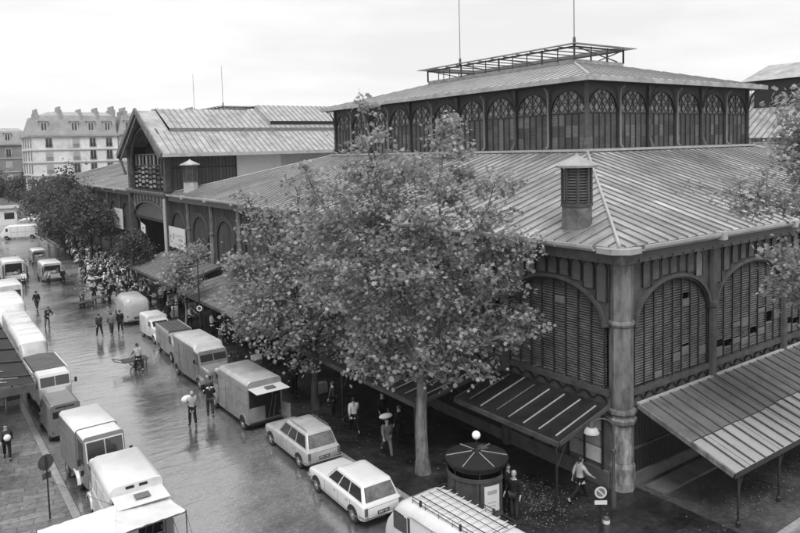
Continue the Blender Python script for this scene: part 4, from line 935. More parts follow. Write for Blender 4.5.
def H_van(label,loc,rz,L=4.6,W_=1.95,H=2.4,paint='paint_mid',roof='paint_light',open_rear=False,blind=False,group=VG,front=True,vents=False,flapcol='paint_white'):
    """origin: centre of the rear bumper on the ground, front towards +y"""
    P=empty('delivery_van',loc,rz,label,'van',group)
    yc=L-1.45
    secs=[(0,W_*.97,.38,H-.03,.22),(.04,W_,.34,H,.24),(yc-.1,W_,.34,H,.24),(yc,W_*.97,.34,H-.05,.24),(yc+.12,W_*.95,.34,H-.26,.14),(yc+.62,W_*.93,.34,H-.32,.12),(yc+.86,W_*.92,.36,1.52,.1),(yc+.9,W_*.9,.36,1.38,.1),(L-.18,W_*.74,.38,1.18,.16),(L-.04,W_*.62,.42,1.05,.16),(L,W_*.5,.5,.9,.12)]
    body(P,secs,paint,cam_=.06,roofmat=roof)
    for s in (-1,1):
        m=MB(); x=s*W_/2
        for z in (.62,1.28,1.36,1.98): m.use(paint).box(min(x,x+s*.012),max(x,x+s*.012),.08,yc-.12,z,z+.022)
        for y in (.9,1.75,2.6):
            if y<yc-.2: m.box(min(x,x+s*.01),max(x,x+s*.01),y,y+.03,.4,2.1)
        m.use('rubber').box(min(x,x+s*.004),max(x,x+s*.004),yc-1.0,yc-.985,.45,1.95)
        m.build('side_ribs',P)
    for s in (-1,1):
        m=MB(); window_side(m,s*W_*.475,yc+.12,yc+.58,1.42,1.92,s); m.build('side_window',P)
    # windscreen follows the sloping face
    y0,y1=yc+.62,yc+.86; z1,z0=H-.32-.02,1.52
    m=MB()
    for xa,xb in ((-W_*.41,-.03),(.03,W_*.41)):
        f=.07; a=Vector((xa,y1+(y0-y1)*f+.012,z0+(z1-z0)*f)); b=Vector((xb,a.y,a.z)); c=Vector((xb,y1+(y0-y1)*.9+.012,z0+(z1-z0)*.9)); d=Vector((xa,c.y,c.z)); m.use('car_glass').slab([a,b,c,d],.014)
    m.build('windscreen',P)
    for s in (-1,1):
        m=MB().use('chrome'); 
        for y in (yc-.12,yc+.2): m.box(min(s*W_*.5,s*(W_*.5+.025)) if y<yc else min(s*W_*.475,s*(W_*.475+.04)),max(s*W_*.5,s*(W_*.5+.025)) if y<yc else max(s*W_*.475,s*(W_*.475+.04)),y,y+.12,1.15,1.18)
        m.build('door_handle',P)
        m=MB().use('rubber'); m.box(min(s*W_*.475,s*W_*.482),max(s*W_*.475,s*W_*.482),yc+.08,yc+.095,.5,1.98); m.box(min(s*W_*.475,s*W_*.482),max(s*W_*.475,s*W_*.482),yc+.7,yc+.715,.6,1.5); m.build('door_outline',P)
    m=MB().use('underbody'); 
    for k in range(7): m.box(-W_*.20,W_*.20,L-.03,L+.012,.56+k*.05,.585+k*.05)
    m.build('grille',P)
    lamps(P,[(-W_*.33,L-.13,.86),(W_*.33,L-.13,.86)],.1)
    for s in (-1,1):
        m=MB().use(paint); y=L-.72; m.loft([[(s*(W_*.36),y+.5*math.cos(t),.42+.48*math.sin(t)) for t in [math.pi*k/10 for k in range(11)]],[(s*(W_*.50),y+.46*math.cos(t),.40+.44*math.sin(t)) for t in [math.pi*k/10 for k in range(11)]]],cap=False,closed=False); m.loft([[(s*(W_*.50),y+.46*math.cos(t),.40+.44*math.sin(t)) for t in [math.pi*k/10 for k in range(11)]],[(s*(W_*.505),y+.36*math.cos(t),.36+.36*math.sin(t)) for t in [math.pi*k/10 for k in range(11)]]],cap=False,closed=False); m.build('fender',P,smooth=40)
        m=MB(); m.use(paint).prism([(.55+.42*math.cos(R(a)),.42+.42*math.sin(R(a))) for a in range(0,181,15)],'x',s*(W_/2-.02),s*(W_/2+.035)); m.use('underbody').prism([(.55+.34*math.cos(R(a)),.40+.34*math.sin(R(a))) for a in range(0,181,15)],'x',s*(W_/2-.02),s*(W_/2+.04)); m.build('wheel_arch',P)
        wheel(P,s*(W_/2-.05),.55,.31); wheel(P,s*(W_/2-.14),L-.72,.33)
        m=MB().use('chrome').tube([(s*W_*.48,yc+.6,1.5),(s*(W_/2+.16),yc+.66,1.6)],.012,5); m.use('underbody').box(min(s*(W_/2+.1),s*(W_/2+.22)),max(s*(W_/2+.1),s*(W_/2+.22)),yc+.66,yc+.69,1.55,1.75); m.build('mirror',P)
    m=MB().use('underbody').box(-W_*.4,W_*.4,.1,L-.2,.2,.4); m.use('paint_dark').box(-W_*.42,W_*.42,L-.02,L+.07,.42,.52); m.box(-W_*.45,W_*.45,-.07,.02,.38,.46); m.build('chassis',P)
    if vents:
        [MB().use('underbody').box(q,q+.27,-.012,.0,H-.16,H-.07).build('roof_vent',P) for q in (-.35,.08)]
    if open_rear:
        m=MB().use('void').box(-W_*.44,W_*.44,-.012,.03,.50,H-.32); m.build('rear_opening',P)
        m=MB().use('produce_dark'); 
        m.bar((.15,-.02,.55),(.42,-.015,1.7),.12,.02); m.use('wood_dark').bar((.4,-.03,.55),(.55,-.02,1.6),.14,.02); m.build('load',P)
        m=MB().use(flapcol); a,b,c,d=(-W_*.46,-.0,H-.30),(W_*.46,-.0,H-.30),(W_*.46,-.98,H-.26-.05),(-W_*.46,-.98,H-.26-.05); m.slab([a,b,c,d],.035); o=m.build('tail_flap',P,bevel=.01); MB().use('lamp_glass').slab([(-.2,-.34,H-.30+.062),(.28,-.34,H-.3+.062),(.28,-.7,H-.26+.012),(-.2,-.7,H-.26+.012)],.01).build('flap_window',o)
        m=MB().use(paint).box(-W_*.46,-.03,-.05,-.013,.42,1.15); m.build('rear_door',P)
        m=MB().use(paint).slab([(W_*.47,-.02,.45),(W_*.56,-.62,.45),(W_*.56,-.62,1.15),(W_*.47,-.02,1.15)],.03); m.build('rear_door',P)
    else:
        m=MB().use('rubber').box(-.01,.01,-.008,.0,.5,H-.4); m.box(-W_*.42,W_*.42,-.008,.0,1.38,1.395); m.build('door_seam',P)
        m=MB().use('car_glass').box(-.42,.42,-.016,.0,1.6,1.95); m.build('rear_window',P)
    for s in (-1,1): MB().use('lamp_glass').box(s*W_*.42-.05,s*W_*.42+.05,-.03,.0,.6,.75).build('tail_light',P)
    return P
def estate(label,loc,rz,L=4.5,W_=1.65,paint='paint_white',hood=1.35,rack=False,group=VG,pale_rear=True,fin=False,zb=.90,zt=1.44):
    P=empty('estate_car',loc,rz,label,'car',group)
    yw=L-hood # windscreen base
    secs=[(0,W_*.90,.40,zb-.10,.1),(.06,W_*.955,.32,zb-.03,.1),(.25,W_*.985,.27,zb,.1),(1.2,W_,.25,zb+.01,.11),(yw,W_,.25,zb,.12),(yw+.5,W_*.99,.26,zb-.03,.14),(L-.25,W_*.965,.28,zb-.10,.14),(L-.07,W_*.93,.32,zb-.15,.12),(L,W_*.88,.40,zb-.2,.08)]
    body(P,secs,paint)
    # greenhouse
    bt=[(-W_*.455,.10,zb-.03),(W_*.455,.10,zb-.03),(W_*.45,yw+.05,zb-.02),(-W_*.45,yw+.05,zb-.02)]
    tp=[(-W_*.375,.42,zt),(W_*.375,.42,zt),(W_*.37,yw-.62,zt),(-W_*.37,yw-.62,zt)]
    m=MB().use(paint); cx_=0
    def rr4(c,rad,z=None,n=4):
        (x0,y0,zz),(x1,_,_),(x2,y2,_),(x3,_,_)=c; out=[]
        for (px_,py_),(sx,sy),a0 in (((x0,y0),(1,1),180),((x1,y0),(-1,1),270),((x2,y2),(-1,-1),0),((x3,y2),(1,-1),90)):
            for k in range(n+1): a=R(a0+90*k/n); out.append((px_+sx*rad+rad*math.cos(a),py_+sy*rad+rad*math.sin(a),z if z is not None else zz))
        return out
    def sh(c,d): return [(c[0][0]+d,c[0][1]+d,0),(c[1][0]-d,c[1][1]+d,0),(c[2][0]-d,c[2][1]-d,0),(c[3][0]+d,c[3][1]-d,0)]
    m.loft([rr4(bt,.10),rr4(tp,.12),rr4(sh(tp,.05),.14,zt+.035),rr4(sh(tp,.2),.14,zt+.06),rr4(sh(tp,.45),.1,zt+.07)]); m.build('cabin',P,smooth=35)
    BT=[Vector(p) for p in bt]; TP=[Vector(p) for p in tp]
    def fp(i,s,t): return BT[i].lerp(BT[(i+1)%4],s).lerp(TP[i].lerp(TP[(i+1)%4],s),t)
    def pane(i,s0,s1,t0,t1,mt,name,s0t=None,s1t=None):
        q=[fp(i,s0,t0),fp(i,s1,t0),fp(i,s1 if s1t is None else s1t,t1),fp(i,s0 if s0t is None else s0t,t1)]
        m=MB().use('rubber'); n=(q[1]-q[0]).cross(q[3]-q[0]).normalized(); c=sum(q,Vector())/4
        m.slab([c+(p-c)*1.05 for p in q],.006,n); m.use(mt).slab([p+n*.006 for p in q],.006,n); return m.build(name,P)
    pane(0,.09,.91,.14,.88,'car_glass_pale' if pale_rear else 'car_glass','rear_window'); pane(2,.07,.93,.12,.9,'car_glass','windscreen')
    for i,fl in ((1,False),(3,True)):
        for a,b in ((.05,.36),(.40,.64),(.68,.93)):
            s0,s1=(a,b) if not fl else (1-b,1-a); pane(i,s0,s1,.16,.86,'car_glass','side_window')
    for s in (-1,1):
        m=MB().use('rubber')
        for y in (yw-.05,yw-1.05,yw-1.95): m.box(min(s*W_*.497,s*W_*.502),max(s*W_*.497,s*W_*.502),y,y+.012,.3,zb-.1)
        m.use('chrome'); m.box(min(s*W_*.499,s*(W_*.5+.012)),max(s*W_*.499,s*(W_*.5+.012)),.3,L-.3,.36,.385)
        for y in (yw-.9,yw-1.8): m.box(min(s*W_*.5,s*(W_*.5+.02)),max(s*W_*.5,s*(W_*.5+.02)),y,y+.16,.70,.725)
        m.build('door_trim',P)
        for y in (.78,L-.78):
            m=MB().use('underbody').prism([(y+.37*math.cos(R(a)),.32+.34*math.sin(R(a))) for a in range(-10,191,12)],'x',s*(W_/2-.06),s*(W_/2+.006)); m.build('wheel_arch',P)
            wheel(P,s*(W_/2-.07),y,.30,.16,'paint_grey')
        MB().use('lamp_glass').box(s*W_*.425-.06,s*W_*.425+.06,-.02,.03,zb-.36,zb-.08).build('tail_light',P,bevel=.008)
    m=MB().use('chrome'); m.tube([(-W_*.49,.3,.45),(-W_*.48,-.05,.45),(W_*.48,-.05,.45),(W_*.49,.3,.45)],.045,8); m.build('bumper',P,smooth=40)
    m=MB().use('chrome'); m.tube([(-W_*.49,L-.3,.45),(-W_*.47,L+.05,.45),(W_*.47,L+.05,.45),(W_*.49,L-.3,.45)],.045,8); m.build('bumper',P,smooth=40)
    m=MB().use('plate_dark').box(-.24,.24,-.015,.012,zb-.40,zb-.29); m.use('plate_mark')
    for k in range(8):
        if k not in (4,): m.box(-.20+k*.05,-.17+k*.05,-.018,-.015,zb-.375,zb-.315)
    m.build('number_plate',P)
    m=MB().use('rubber').box(-W_*.40,W_*.40,-.004,.02,zb-.11,zb-.1); m.build('tailgate_seam',P)
    lamps(P,[(-W_*.36,L,zb-.32),(W_*.36,L,zb-.32)],.085)
    if rack:
        m=MB().use('chrome')
        for s in (-1,1): 
            m.tube([(s*W_*.33,.55,zt+.04),(s*W_*.33,.55,zt+.13),(s*W_*.33,2.0,zt+.13),(s*W_*.33,2.0,zt+.04)],.014,5)
            for y in (.9,1.3,1.65): m.tube([(s*W_*.33,y,zt+.05),(s*W_*.33,y,zt+.13)],.01,4)
        m.build('roof_rail',P)
    return P
def seg(x0,y0,x1,y1): return (math.atan2(-(x1-x0),(y1-y0)))
# right-hand row, from the near end
def rack_van():
    P=empty('delivery_van',(13.15,13.6,0),R(2.5),'white van with a wire roof rack cut by the bottom edge','van',VG); W_,L,H=1.85,4.95,2.14
    secs=[(0,W_*.95,.38,H-.08,.3),(.08,W_,.34,H,.32),(L-1.5,W_,.34,H,.32),(L-1.05,W_*.98,.34,H-.06,.32),(L-.75,W_*.95,.34,H-.22,.3),(L-.22,W_*.9,.34,1.25,.2),(L-.08,W_*.86,.36,1.0,.2),(L,W_*.8,.42,.8,.14)]
    body(P,secs,'paint_white',cam_=.07)
    for s in (-1,1): m=MB(); window_side(m,s*W_*.49,L-1.42,L-.72,1.2,1.72,s); window_side(m,s*W_*.498,L-1.5-.0,L-1.46,1.2,1.75,s); m.build('side_window',P)
    m=MB().use('rubber')
    for s in (-1,1):
        for y in (L-1.55,L-2.6,L-3.6): m.box(min(s*W_*.498,s*W_*.503),max(s*W_*.498,s*W_*.503),y,y+.012,.42,1.85)
        m.use('paint_offwhite').box(min(s*W_*.5,s*(W_*.5+.02)),max(s*W_*.5,s*(W_*.5+.02)),.3,L-1.5,1.86,1.88); m.box(min(s*W_*.5,s*(W_*.5+.05)),max(s*W_*.5,s*(W_*.5+.05)),L-2.8,L-1.7,1.9,1.925); m.use('rubber')
    m.build('door_seam',P)
    m=MB().use('car_glass').slab([(-W_*.38,L-.30,1.33),(W_*.38,L-.30,1.33),(W_*.36,L-.68,H-.34),(-W_*.36,L-.68,H-.34)],.02); m.build('windscreen',P)
    for s in (-1,1):
        for y in (.8,L-.75):
            MB().use('underbody').prism([(y+.37*math.cos(R(a)),.34+.34*math.sin(R(a))) for a in range(-10,191,12)],'x',s*(W_/2-.06),s*(W_/2+.006)).build('wheel_arch',P); wheel(P,s*(W_/2-.08),y)
    lamps(P,[(-.6,L-.02,.68),(.6,L-.02,.68)])
    m=MB().use('chrome').box(-W_*.46,W_*.46,L-.02,L+.08,.42,.52); m.build('bumper',P)
    z=H+.16; m=MB().use('iron_dark'); x=.68; y0,y1=.45,3.55
    m.tube([(-x,y0,z+.06),(x,y0,z+.06),(x,y1,z+.06),(-x,y1,z+.06),(-x,y0,z+.06)],.013,5); m.tube([(-x,y0,z-.05),(x,y0,z-.05),(x,y1,z-.05),(-x,y1,z-.05),(-x,y0,z-.05)],.013,5)
    for k in range(11): y=y0+(y1-y0)*k/10; m.use('paint_offwhite').bar((-x,y,z-.04),(x,y,z-.04),.025,.012)
    m.use('iron_dark')
    for xx in (-.33,0,.33): m.bar((xx,y0,z-.02),(xx,y1,z-.02),.03 if xx==-.33 or xx==.33 else .015,.015)
    for s in (-1,1):
        for k in range(6): y=y0+(y1-y0)*k/5; m.tube([(s*x,y,H-.08),(s*x,y,z+.07)],.011,4)
        for k in (1,3): m.box(s*x-.03,s*x+.03,y0+k*.9-.03,y0+k*.9+.03,z-.1,z+.08)
    m.build('roof_rack',P)
rack_van()
estate('white estate car between the silver estate and the rack van',(13.02,19.85,0),R(-1.5),4.35,1.66,'paint_white',1.45,pale_rear=True,zb=.88,zt=1.40)
estate('silver grey estate car with roof rails behind the open box van',(13.5,24.95,0),R(-1.0),4.4,1.62,'paint_light',1.4,rack=True,zb=.92,zt=1.50)
H_van('grey box van with tail flap raised over its dark open rear',(13.42,30.55,0),R(1),5.0,1.85,2.42,'paint_mid','paint_light',open_rear=True)
H_van('pale roofed box van facing us, nose against the open box van',(13.6,42.1,0),R(180+1),4.75,1.85,2.42,'paint_grey','paint_light')
def pickup():
    P=empty('canvas_truck',(14.1,48.0,0),R(178),'small grey van with dark ridged roof in the right hand row','van',VG); W_,L,H=1.55,4.4,1.85
    body(P,[(0,W_,.34,H-.15,.06),(.03,W_,.34,H-.12,.06),(3.1,W_,.34,H-.12,.1),(3.2,W_*.98,.34,H-.05,.14),(3.55,W_*.96,.34,H-.1,.14),(3.8,W_*.94,.34,1.2,.12),(4.2,W_*.9,.36,1.0,.14),(L,W_*.82,.42,.85,.1)],'paint_mid')
    m=MB().use('tarp_dark').box(-W_*.46,W_*.46,.06,3.05,H-.13,H+.0); 
    for k in range(5): m.use('wood_dark').box(-W_*.40+k*W_*.18,-W_*.34+k*W_*.18,.1,3.0,H,H+.03)
    m.use('paint_light').box(-W_*.5,-W_*.46,.03,3.1,H-.14,H+.03); m.box(W_*.46,W_*.5,.03,3.1,H-.14,H+.03); m.build('roof_cover',P)
    MB().use('car_glass').slab([(-.62,3.83,1.25),(.62,3.83,1.25),(.58,3.62,H-.2),(-.58,3.62,H-.2)],.02).build('windscreen',P)
    for s in (-1,1): m=MB(); window_side(m,s*W_*.485,3.22,3.6,1.2,1.6,s); m.build('side_window',P)
    m=MB().use('rubber')
    for s in (-1,1): m.box(min(s*W_*.5,s*W_*.504),max(s*W_*.5,s*W_*.504),2.2,2.215,.4,1.6); m.box(min(s*W_*.5,s*W_*.504),max(s*W_*.5,s*W_*.504),1.1,1.115,.4,1.6); m.use('paint_dark').box(min(s*W_*.5,s*(W_*.5+.006)),max(s*W_*.5,s*(W_*.5+.006)),.1,3.1,1.3,1.34); m.use('rubber')
    m.build('door_seam',P)
    lamps(P,[(-.55,L-.06,.78),(.55,L-.06,.78)],.1); MB().use('paint_white').box(-.25,.25,L-.02,L+.02,.55,.66).build('number_plate',P); MB().use('chrome').box(-.7,.7,L-.02,L+.08,.4,.5).build('bumper',P)
    for s in (-1,1):
        for y in (.7,3.6): MB().use('underbody').prism([(y+.36*math.cos(R(a)),.33+.33*math.sin(R(a))) for a in range(-10,191,12)],'x',s*(W_/2-.06),s*(W_/2+.006)).build('wheel_arch',P); wheel(P,s*(W_/2-.07),y)
pickup()
def small_van(label,loc,rz,paint='paint_light',W_=1.45,group=VG,dark_rear=True,L=3.8,H=1.75):
    P=empty('panel_van',loc,rz,label,'van',group)
    yb=1.95
    body(P,[(0,W_*.94,.36,H-.06,.14),(.04,W_*.98,.33,H-.02,.16),(yb,W_*.98,.33,H,.16),(yb+.04,W_*.94,.33,H-.14,.16)],paint,name='box_body',cam_=.04)
    body(P,[(yb,W_*.92,.34,H-.2,.16),(yb+.45,W_*.9,.34,H-.24,.16),(yb+.8,W_*.88,.34,1.12,.12),(L-.45,W_*.62,.36,.98,.16),(L-.1,W_*.5,.4,.85,.16),(L,W_*.4,.48,.72,.1)],paint,name='cab')
    for s in (-1,1):
        m=MB().use('car_glass').box(s*.34-.19,s*.34+.19,-.012,.0,H-.66,H-.36); m.build('rear_window',P)
        m=MB(); window_side(m,s*W_*.458,yb+.1,yb+.5,1.14,1.4,s); m.build('side_window',P)
        m=MB().use(paint); y=L-.62; m.loft([[(s*W_*.30,y+.46*math.cos(t),.34+.42*math.sin(t)) for t in [math.pi*k/8 for k in range(9)]],[(s*W_*.49,y+.42*math.cos(t),.32+.36*math.sin(t)) for t in [math.pi*k/8 for k in range(9)]]],cap=False,closed=False); m.build('fender',P,smooth=40)
        wheel(P,s*W_*.44,.6,.30,.13); wheel(P,s*W_*.42,L-.62,.30,.13)
        MB().use('lamp_glass').box(s*W_*.42-.04,s*W_*.42+.04,-.03,.0,.5,.6).build('tail_light',P)
    m=MB().use('rubber').box(-.008,.008,-.008,.0,.4,H-.2); m.use('underbody').box(-W_*.3,W_*.3,-.012,.0,H-.2,H-.15); m.box(-W_*.4,W_*.4,.1,L-.3,.2,.36); m.use('paint_white').box(-.22,.22,-.012,.0,.5,.6); m.build('door_seam',P)
    MB().use('car_glass').slab([(-W_*.37,yb+.82,1.16),(W_*.37,yb+.82,1.16),(W_*.36,yb+.52,H-.30),(-W_*.36,yb+.52,H-.30)],.02).build('windscreen',P)
    lamps(P,[(-W_*.36,L-.2,.9),(W_*.36,L-.2,.9)],.09)
    return P
small_van('pale little van facing us, last before the gap in the right hand row',(14.2,52.7,0),R(181),'paint_offwhite')
def round_van():
    P=empty('panel_van',(14.25,56.0,0),R(-3),'rounded pale van with one wide dark rear window, facing away','van',VG); W_,L,H=1.9,4.6,2.12
    body(P,[(0,W_*.72,.5,1.5,.3),(.06,W_*.9,.36,1.85,.4),(.25,W_,.32,H-.06,.45),(.6,W_,.32,H,.45),(L-1.4,W_,.32,H,.45),(L-.7,W_*.96,.32,H-.25,.4),(L-.2,W_*.88,.34,1.3,.3),(L,W_*.75,.4,.95,.2)],'paint_light',cam_=.05)
    MB().use('car_glass').slab([(-.5,.03,1.32),(.5,.03,1.32),(.46,.09,1.72),(-.46,.09,1.72)],-.06).build('rear_window',P); MB().use('paint_dark').box(-.3,.3,-.03,.03,.55,.7).build('number_plate',P)
    MB().use('chrome').box(-.8,.8,-.06,.0,.38,.46).build('bumper',P)
    for s in (-1,1):
        MB().use('lamp_glass').box(s*.75-.05,s*.75+.05,-.0,.06,.7,.85).build('tail_light',P)
        for y in (.9,L-.9): MB().use('underbody').prism([(y+.36*math.cos(R(a)),.33+.33*math.sin(R(a))) for a in range(-10,191,12)],'x',s*(W_/2-.06),s*(W_/2+.006)).build('wheel_arch',P); wheel(P,s*(W_/2-.08),y)
round_van()
def box_truck(label,loc,rz,L,W_,H,paint,roof,zfloor=.55,group=VG,rear='closed',bon=True,cab='paint_white',name='box_truck',hb=1.0,cabh=None,bed=None,cam_=.08,fw=.7):
    """origin rear centre; cab at +y end"""
    P=empty(name,loc,rz,label,'truck',group); ch=cabh or H-.25; cl=1.35; bl=L-cl-(hb if bon else 0)
    if bed=='flat':
        m=MB().use(paint).box(-W_/2,W_/2,0,bl-.05,zfloor,H-.35); m.build('load_bed',P,bevel=.02)
        m=MB().use('tarp_dark'); m.loft([[(-W_*.48,y,H-.35),(-W_*.44,y,H-.28),(0,y,H-.22+.03*math.sin(y*3)),(W_*.44,y,H-.28),(W_*.48,y,H-.35)] for y in [bl*k/8 for k in range(9)][:-1]+[bl-.1]],closed=False); m.use('paint_white').box(W_/2-.03,W_/2+.03,0,bl-.05,H-.42,H-.3); m.box(-W_/2-.03,-W_/2+.03,0,bl-.05,H-.42,H-.3); m.build('load_cover',P)
    else:
        body(P,[(0,W_*.99,zfloor,H-.02,.14),(.04,W_,zfloor,H,.14),(bl-.08,W_,zfloor,H,.14),(bl-.03,W_*.98,zfloor,H-.04,.14)],paint,cam_=cam_,roofmat=roof,name='box_body')
        for s in (-1,1):
            m=MB(); x=s*W_/2
            for z in (zfloor+.35,zfloor+.85,zfloor+1.35): m.use(paint).box(min(x,x+s*.015),max(x,x+s*.015),.08,bl-.1,z,z+.04)
            m.build('side_rail',P)
    body(P,[(bl,W_*.92,.5,ch,.12),(bl+cl-.35,W_*.92,.5,ch,.14),(bl+cl-.1,W_*.9,.5,1.45,.1)] + ([(bl+cl-.05,W_*.62,.5,1.38,.16),(L-.12,W_*.5,.5,1.22,.18),(L,W_*.44,.55,1.1,.1)] if bon else [(bl+cl,W_*.86,.5,1.2,.1)]),cab,name='cab',roofmat=roof)
    y1,y0=bl+cl-.1,bl+cl-.35
    m=MB()
    for xa,xb in ((-W_*.40,-.025),(.025,W_*.40)):
        q=[Vector((xa,y1+(y0-y1)*.12+.012,1.45+(ch-1.45)*.12)),Vector((xb,y1+(y0-y1)*.12+.012,1.45+(ch-1.45)*.12)),Vector((xb,y1+(y0-y1)*.8+.012,1.45+(ch-1.45)*.8)),Vector((xa,y1+(y0-y1)*.8+.012,1.45+(ch-1.45)*.8))]
        c_=sum(q,Vector())/4; m.use('paint_white').slab([c_+(p-c_)*1.13 for p in q],.01); nn=(q[1]-q[0]).cross(q[3]-q[0]).normalized(); nn=nn if nn.y>0 else -nn; m.use('car_glass').slab([p+nn*.014 for p in q],.012,nn)
    m.build('windscreen',P)
    for s in (-1,1): m=MB(); window_side(m,s*W_*.462,bl+.25,bl+cl-.45,1.4,ch-.28,s); m.build('side_window',P)
    for s in (-1,1):
        if bon:
            m=MB().use(cab); y=L-.5; m.loft([[(s*W_*.24,y+.52*math.cos(t),.45+.5*math.sin(t)) for t in [math.pi*k/8 for k in range(9)]],[(s*W_*.46,y+.48*math.cos(t),.42+.46*math.sin(t)) for t in [math.pi*k/8 for k in range(9)]],[(s*W_*.48,y+.40*math.cos(t),.40+.38*math.sin(t)) for t in [math.pi*k/8 for k in range(9)]]],cap=False,closed=False); m.build('fender',P,smooth=40)
        wheel(P,s*(W_/2-.12),.9,.38,.2); wheel(P,s*(W_/2-.2),L-.5 if bon else L-fw,.38,.18)
        m=MB().use('iron_dark').tube([(s*W_*.46,bl+cl-.3,1.5),(s*(W_/2+.14),bl+cl-.2,1.6)],.012,5); m.box(min(s*(W_/2+.08),s*(W_/2+.2)),max(s*(W_/2+.08),s*(W_/2+.2)),bl+cl-.2,bl+cl-.17,1.5,1.75); m.build('mirror',P)
        MB().use('lamp_glass').box(s*W_*.4-.06,s*W_*.4+.06,-.04,.0,zfloor+.02,zfloor+.14).build('tail_light',P)
    lamps(P,[(-W_*.33,L-(.08 if bon else .0),.98),(W_*.33,L-(.08 if bon else .0),.98)],.11)
    if not bon:
        for s in (-1,1):
            y=L-fw; m=MB().use('paint_offwhite'); m.loft([[(s*W_*.45,y+.54*math.cos(t),.40+.5*math.sin(t)) for t in [math.pi*k/8 for k in range(9)]],[(s*W_*.53,y+.50*math.cos(t),.38+.46*math.sin(t)) for t in [math.pi*k/8 for k in range(9)]]],cap=False,closed=False); m.build('fender',P,smooth=40)
    m=MB().use('underbody').box(-W_*.35,W_*.35,.1,L-.2,.35,.56); m.use('iron_dark').box(-W_*.44,W_*.44,L-.02,L+.08,.45,.58); m.build('chassis',P)
    if rear=='window': m=MB().use('car_glass').box(-.55,.55,-.02,.0,H-1.0,H-.5); m.build('rear_window',P)
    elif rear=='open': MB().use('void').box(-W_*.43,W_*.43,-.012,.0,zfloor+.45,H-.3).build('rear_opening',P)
    elif rear=='closed': MB().use('rubber').box(-.01,.01,-.008,.0,zfloor+.1,H-.2).build('door_seam',P)
    return P
# left-hand row, from the near end
H_van('white box van with raised tail flap beside the stall awning',(5.62,23.45,0),R(-1),4.45,1.78,2.45,'paint_offwhite','paint_white',open_rear=True,vents=True)
box_truck('dark sided truck with big white roof, its windscreen towards us',(5.5,32.05,0),R(180+3),3.95,1.66,2.5,'paint_grey','paint_white',cab='paint_grey',bon=False,cabh=2.46,cam_=.1,fw=1.55)
small_van('drab small van showing two square rear windows, behind the dark sided truck',(5.42,35.1,0),R(1.5),'paint_grey',1.36,L=3.4,H=1.85)
box_truck('open bed truck with dark tarpaulin and white cab roof facing us',(5.6,44.0,0),R(181),5.6,1.7,2.35,'paint_light','paint_white',cab='paint_light',hb=.7,bed='flat',name='flatbed_truck')
def rounded(label,x,y0,y1,W_,H,paint,rear=None,faceaway=True,cat='van',roof='paint_white'):
    L=y1-y0; P=empty('delivery_van',(x,y0 if faceaway else y1,0),0 if faceaway else R(180),label,cat,VG)
    body(P,[(0,W_*.93,.4,H-.12,.2),(.1,W_*.99,.35,H-.03,.25),(.5,W_,.35,H,.25),(L-1.6,W_,.35,H,.25),(L-1.1,W_*.98,.35,H-.1,.25),(L-.75,W_*.95,.35,H-.3,.2),(L-.35,W_*.9,.36,1.35,.2),(L,W_*.8,.42,1.0,.2)],paint,cam_=.1,roofmat=roof)
    MB().use('car_glass').slab([(-W_*.36,L-.38,1.45),(W_*.36,L-.38,1.45),(W_*.34,L-.68,H-.45),(-W_*.34,L-.68,H-.45)],.02).build('windscreen',P)
    if rear=='win':
        for q in (-.45,.45): MB().use('car_glass').box(q-.3,q+.3,-.015,.0,1.35,H-.5).build('rear_window',P)
    elif rear:
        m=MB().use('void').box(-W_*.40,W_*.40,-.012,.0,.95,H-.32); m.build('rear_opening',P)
        m=MB().use('wood_crate').box(-W_*.36,-W_*.06,-.03,-.012,.96,1.3); m.use('cloth_pale').ball((.15,-.02,1.15),.2,8,(1.3,.3,.8)); m.use('wood_dark').box(.35,.6,-.03,-.012,.96,1.5); m.build('load',P)
        m=MB().use(paint).box(-W_*.42,W_*.42,-.05,-.012,.5,.94); m.build('tailgate',P)
        for q in (-1,1): MB().use('paint_mid').slab([(q*W_*.46,-.01,.6),(q*W_*.56,-.75,.6),(q*W_*.56,-.75,H-.35),(q*W_*.46,-.01,H-.35)],.03).build('rear_door',P)
    for s in (-1,1): m=MB(); window_side(m,s*W_*.485,L-1.4,L-.85,1.35,H-.5,s); m.build('side_window',P)
    m=MB().use('rubber'); cz=lambda x: H+.1*(1-(2*x/W_)**2)
    for s in (-1,1):
        for y in (L-1.6,L-2.6,L*.33): m.box(min(s*W_*.499,s*W_*.504),max(s*W_*.499,s*W_*.504),y,y+.02,.45,H-.35)
        m.box(min(s*W_*.499,s*W_*.504),max(s*W_*.499,s*W_*.504),.3,L-1.6,1.2,1.225)
    for y in (.7,L*.45,L-1.75): m.loft([[(x,y+d,cz(x)+.004) for x in [W_*(-.36+.08*k) for k in range(10)]] for d in (0,.03)],cap=False,closed=False)
    m.build('panel_seam',P)
    for s in (-1,1):
        for y in (.9,L-.9): MB().use('underbody').prism([(y+.36*math.cos(R(a)),.35+.33*math.sin(R(a))) for a in range(-10,191,12)],'x',s*(W_/2-.06),s*(W_/2+.006)).build('wheel_arch',P); wheel(P,s*(W_/2-.08),y)
    lamps(P,[(-W_*.35,L-.03,.8),(W_*.35,L-.03,.8)]); MB().use('chrome').box(-W_*.45,W_*.45,-.07,.0,.4,.48).build('bumper',P)
    return P
rounded('long white van with domed roof front, behind the open bed truck',5.6,45.3,51.0,1.62,2.6,'paint_light',faceaway=False)
rounded('white van with pale grey roof between two white vans at left kerb',5.85,52.4,56.9,1.6,2.3,'paint_light',faceaway=False,roof='paint_offwhite')
rounded('tall white box van cut by the left edge, nearer one',5.95,58.6,64.2,1.95,2.6,'paint_offwhite',faceaway=False)
rounded('white van with wide dark rear opening at the left edge',8.9,84.0,88.8,2.0,2.5,'paint_offwhite',rear='open')
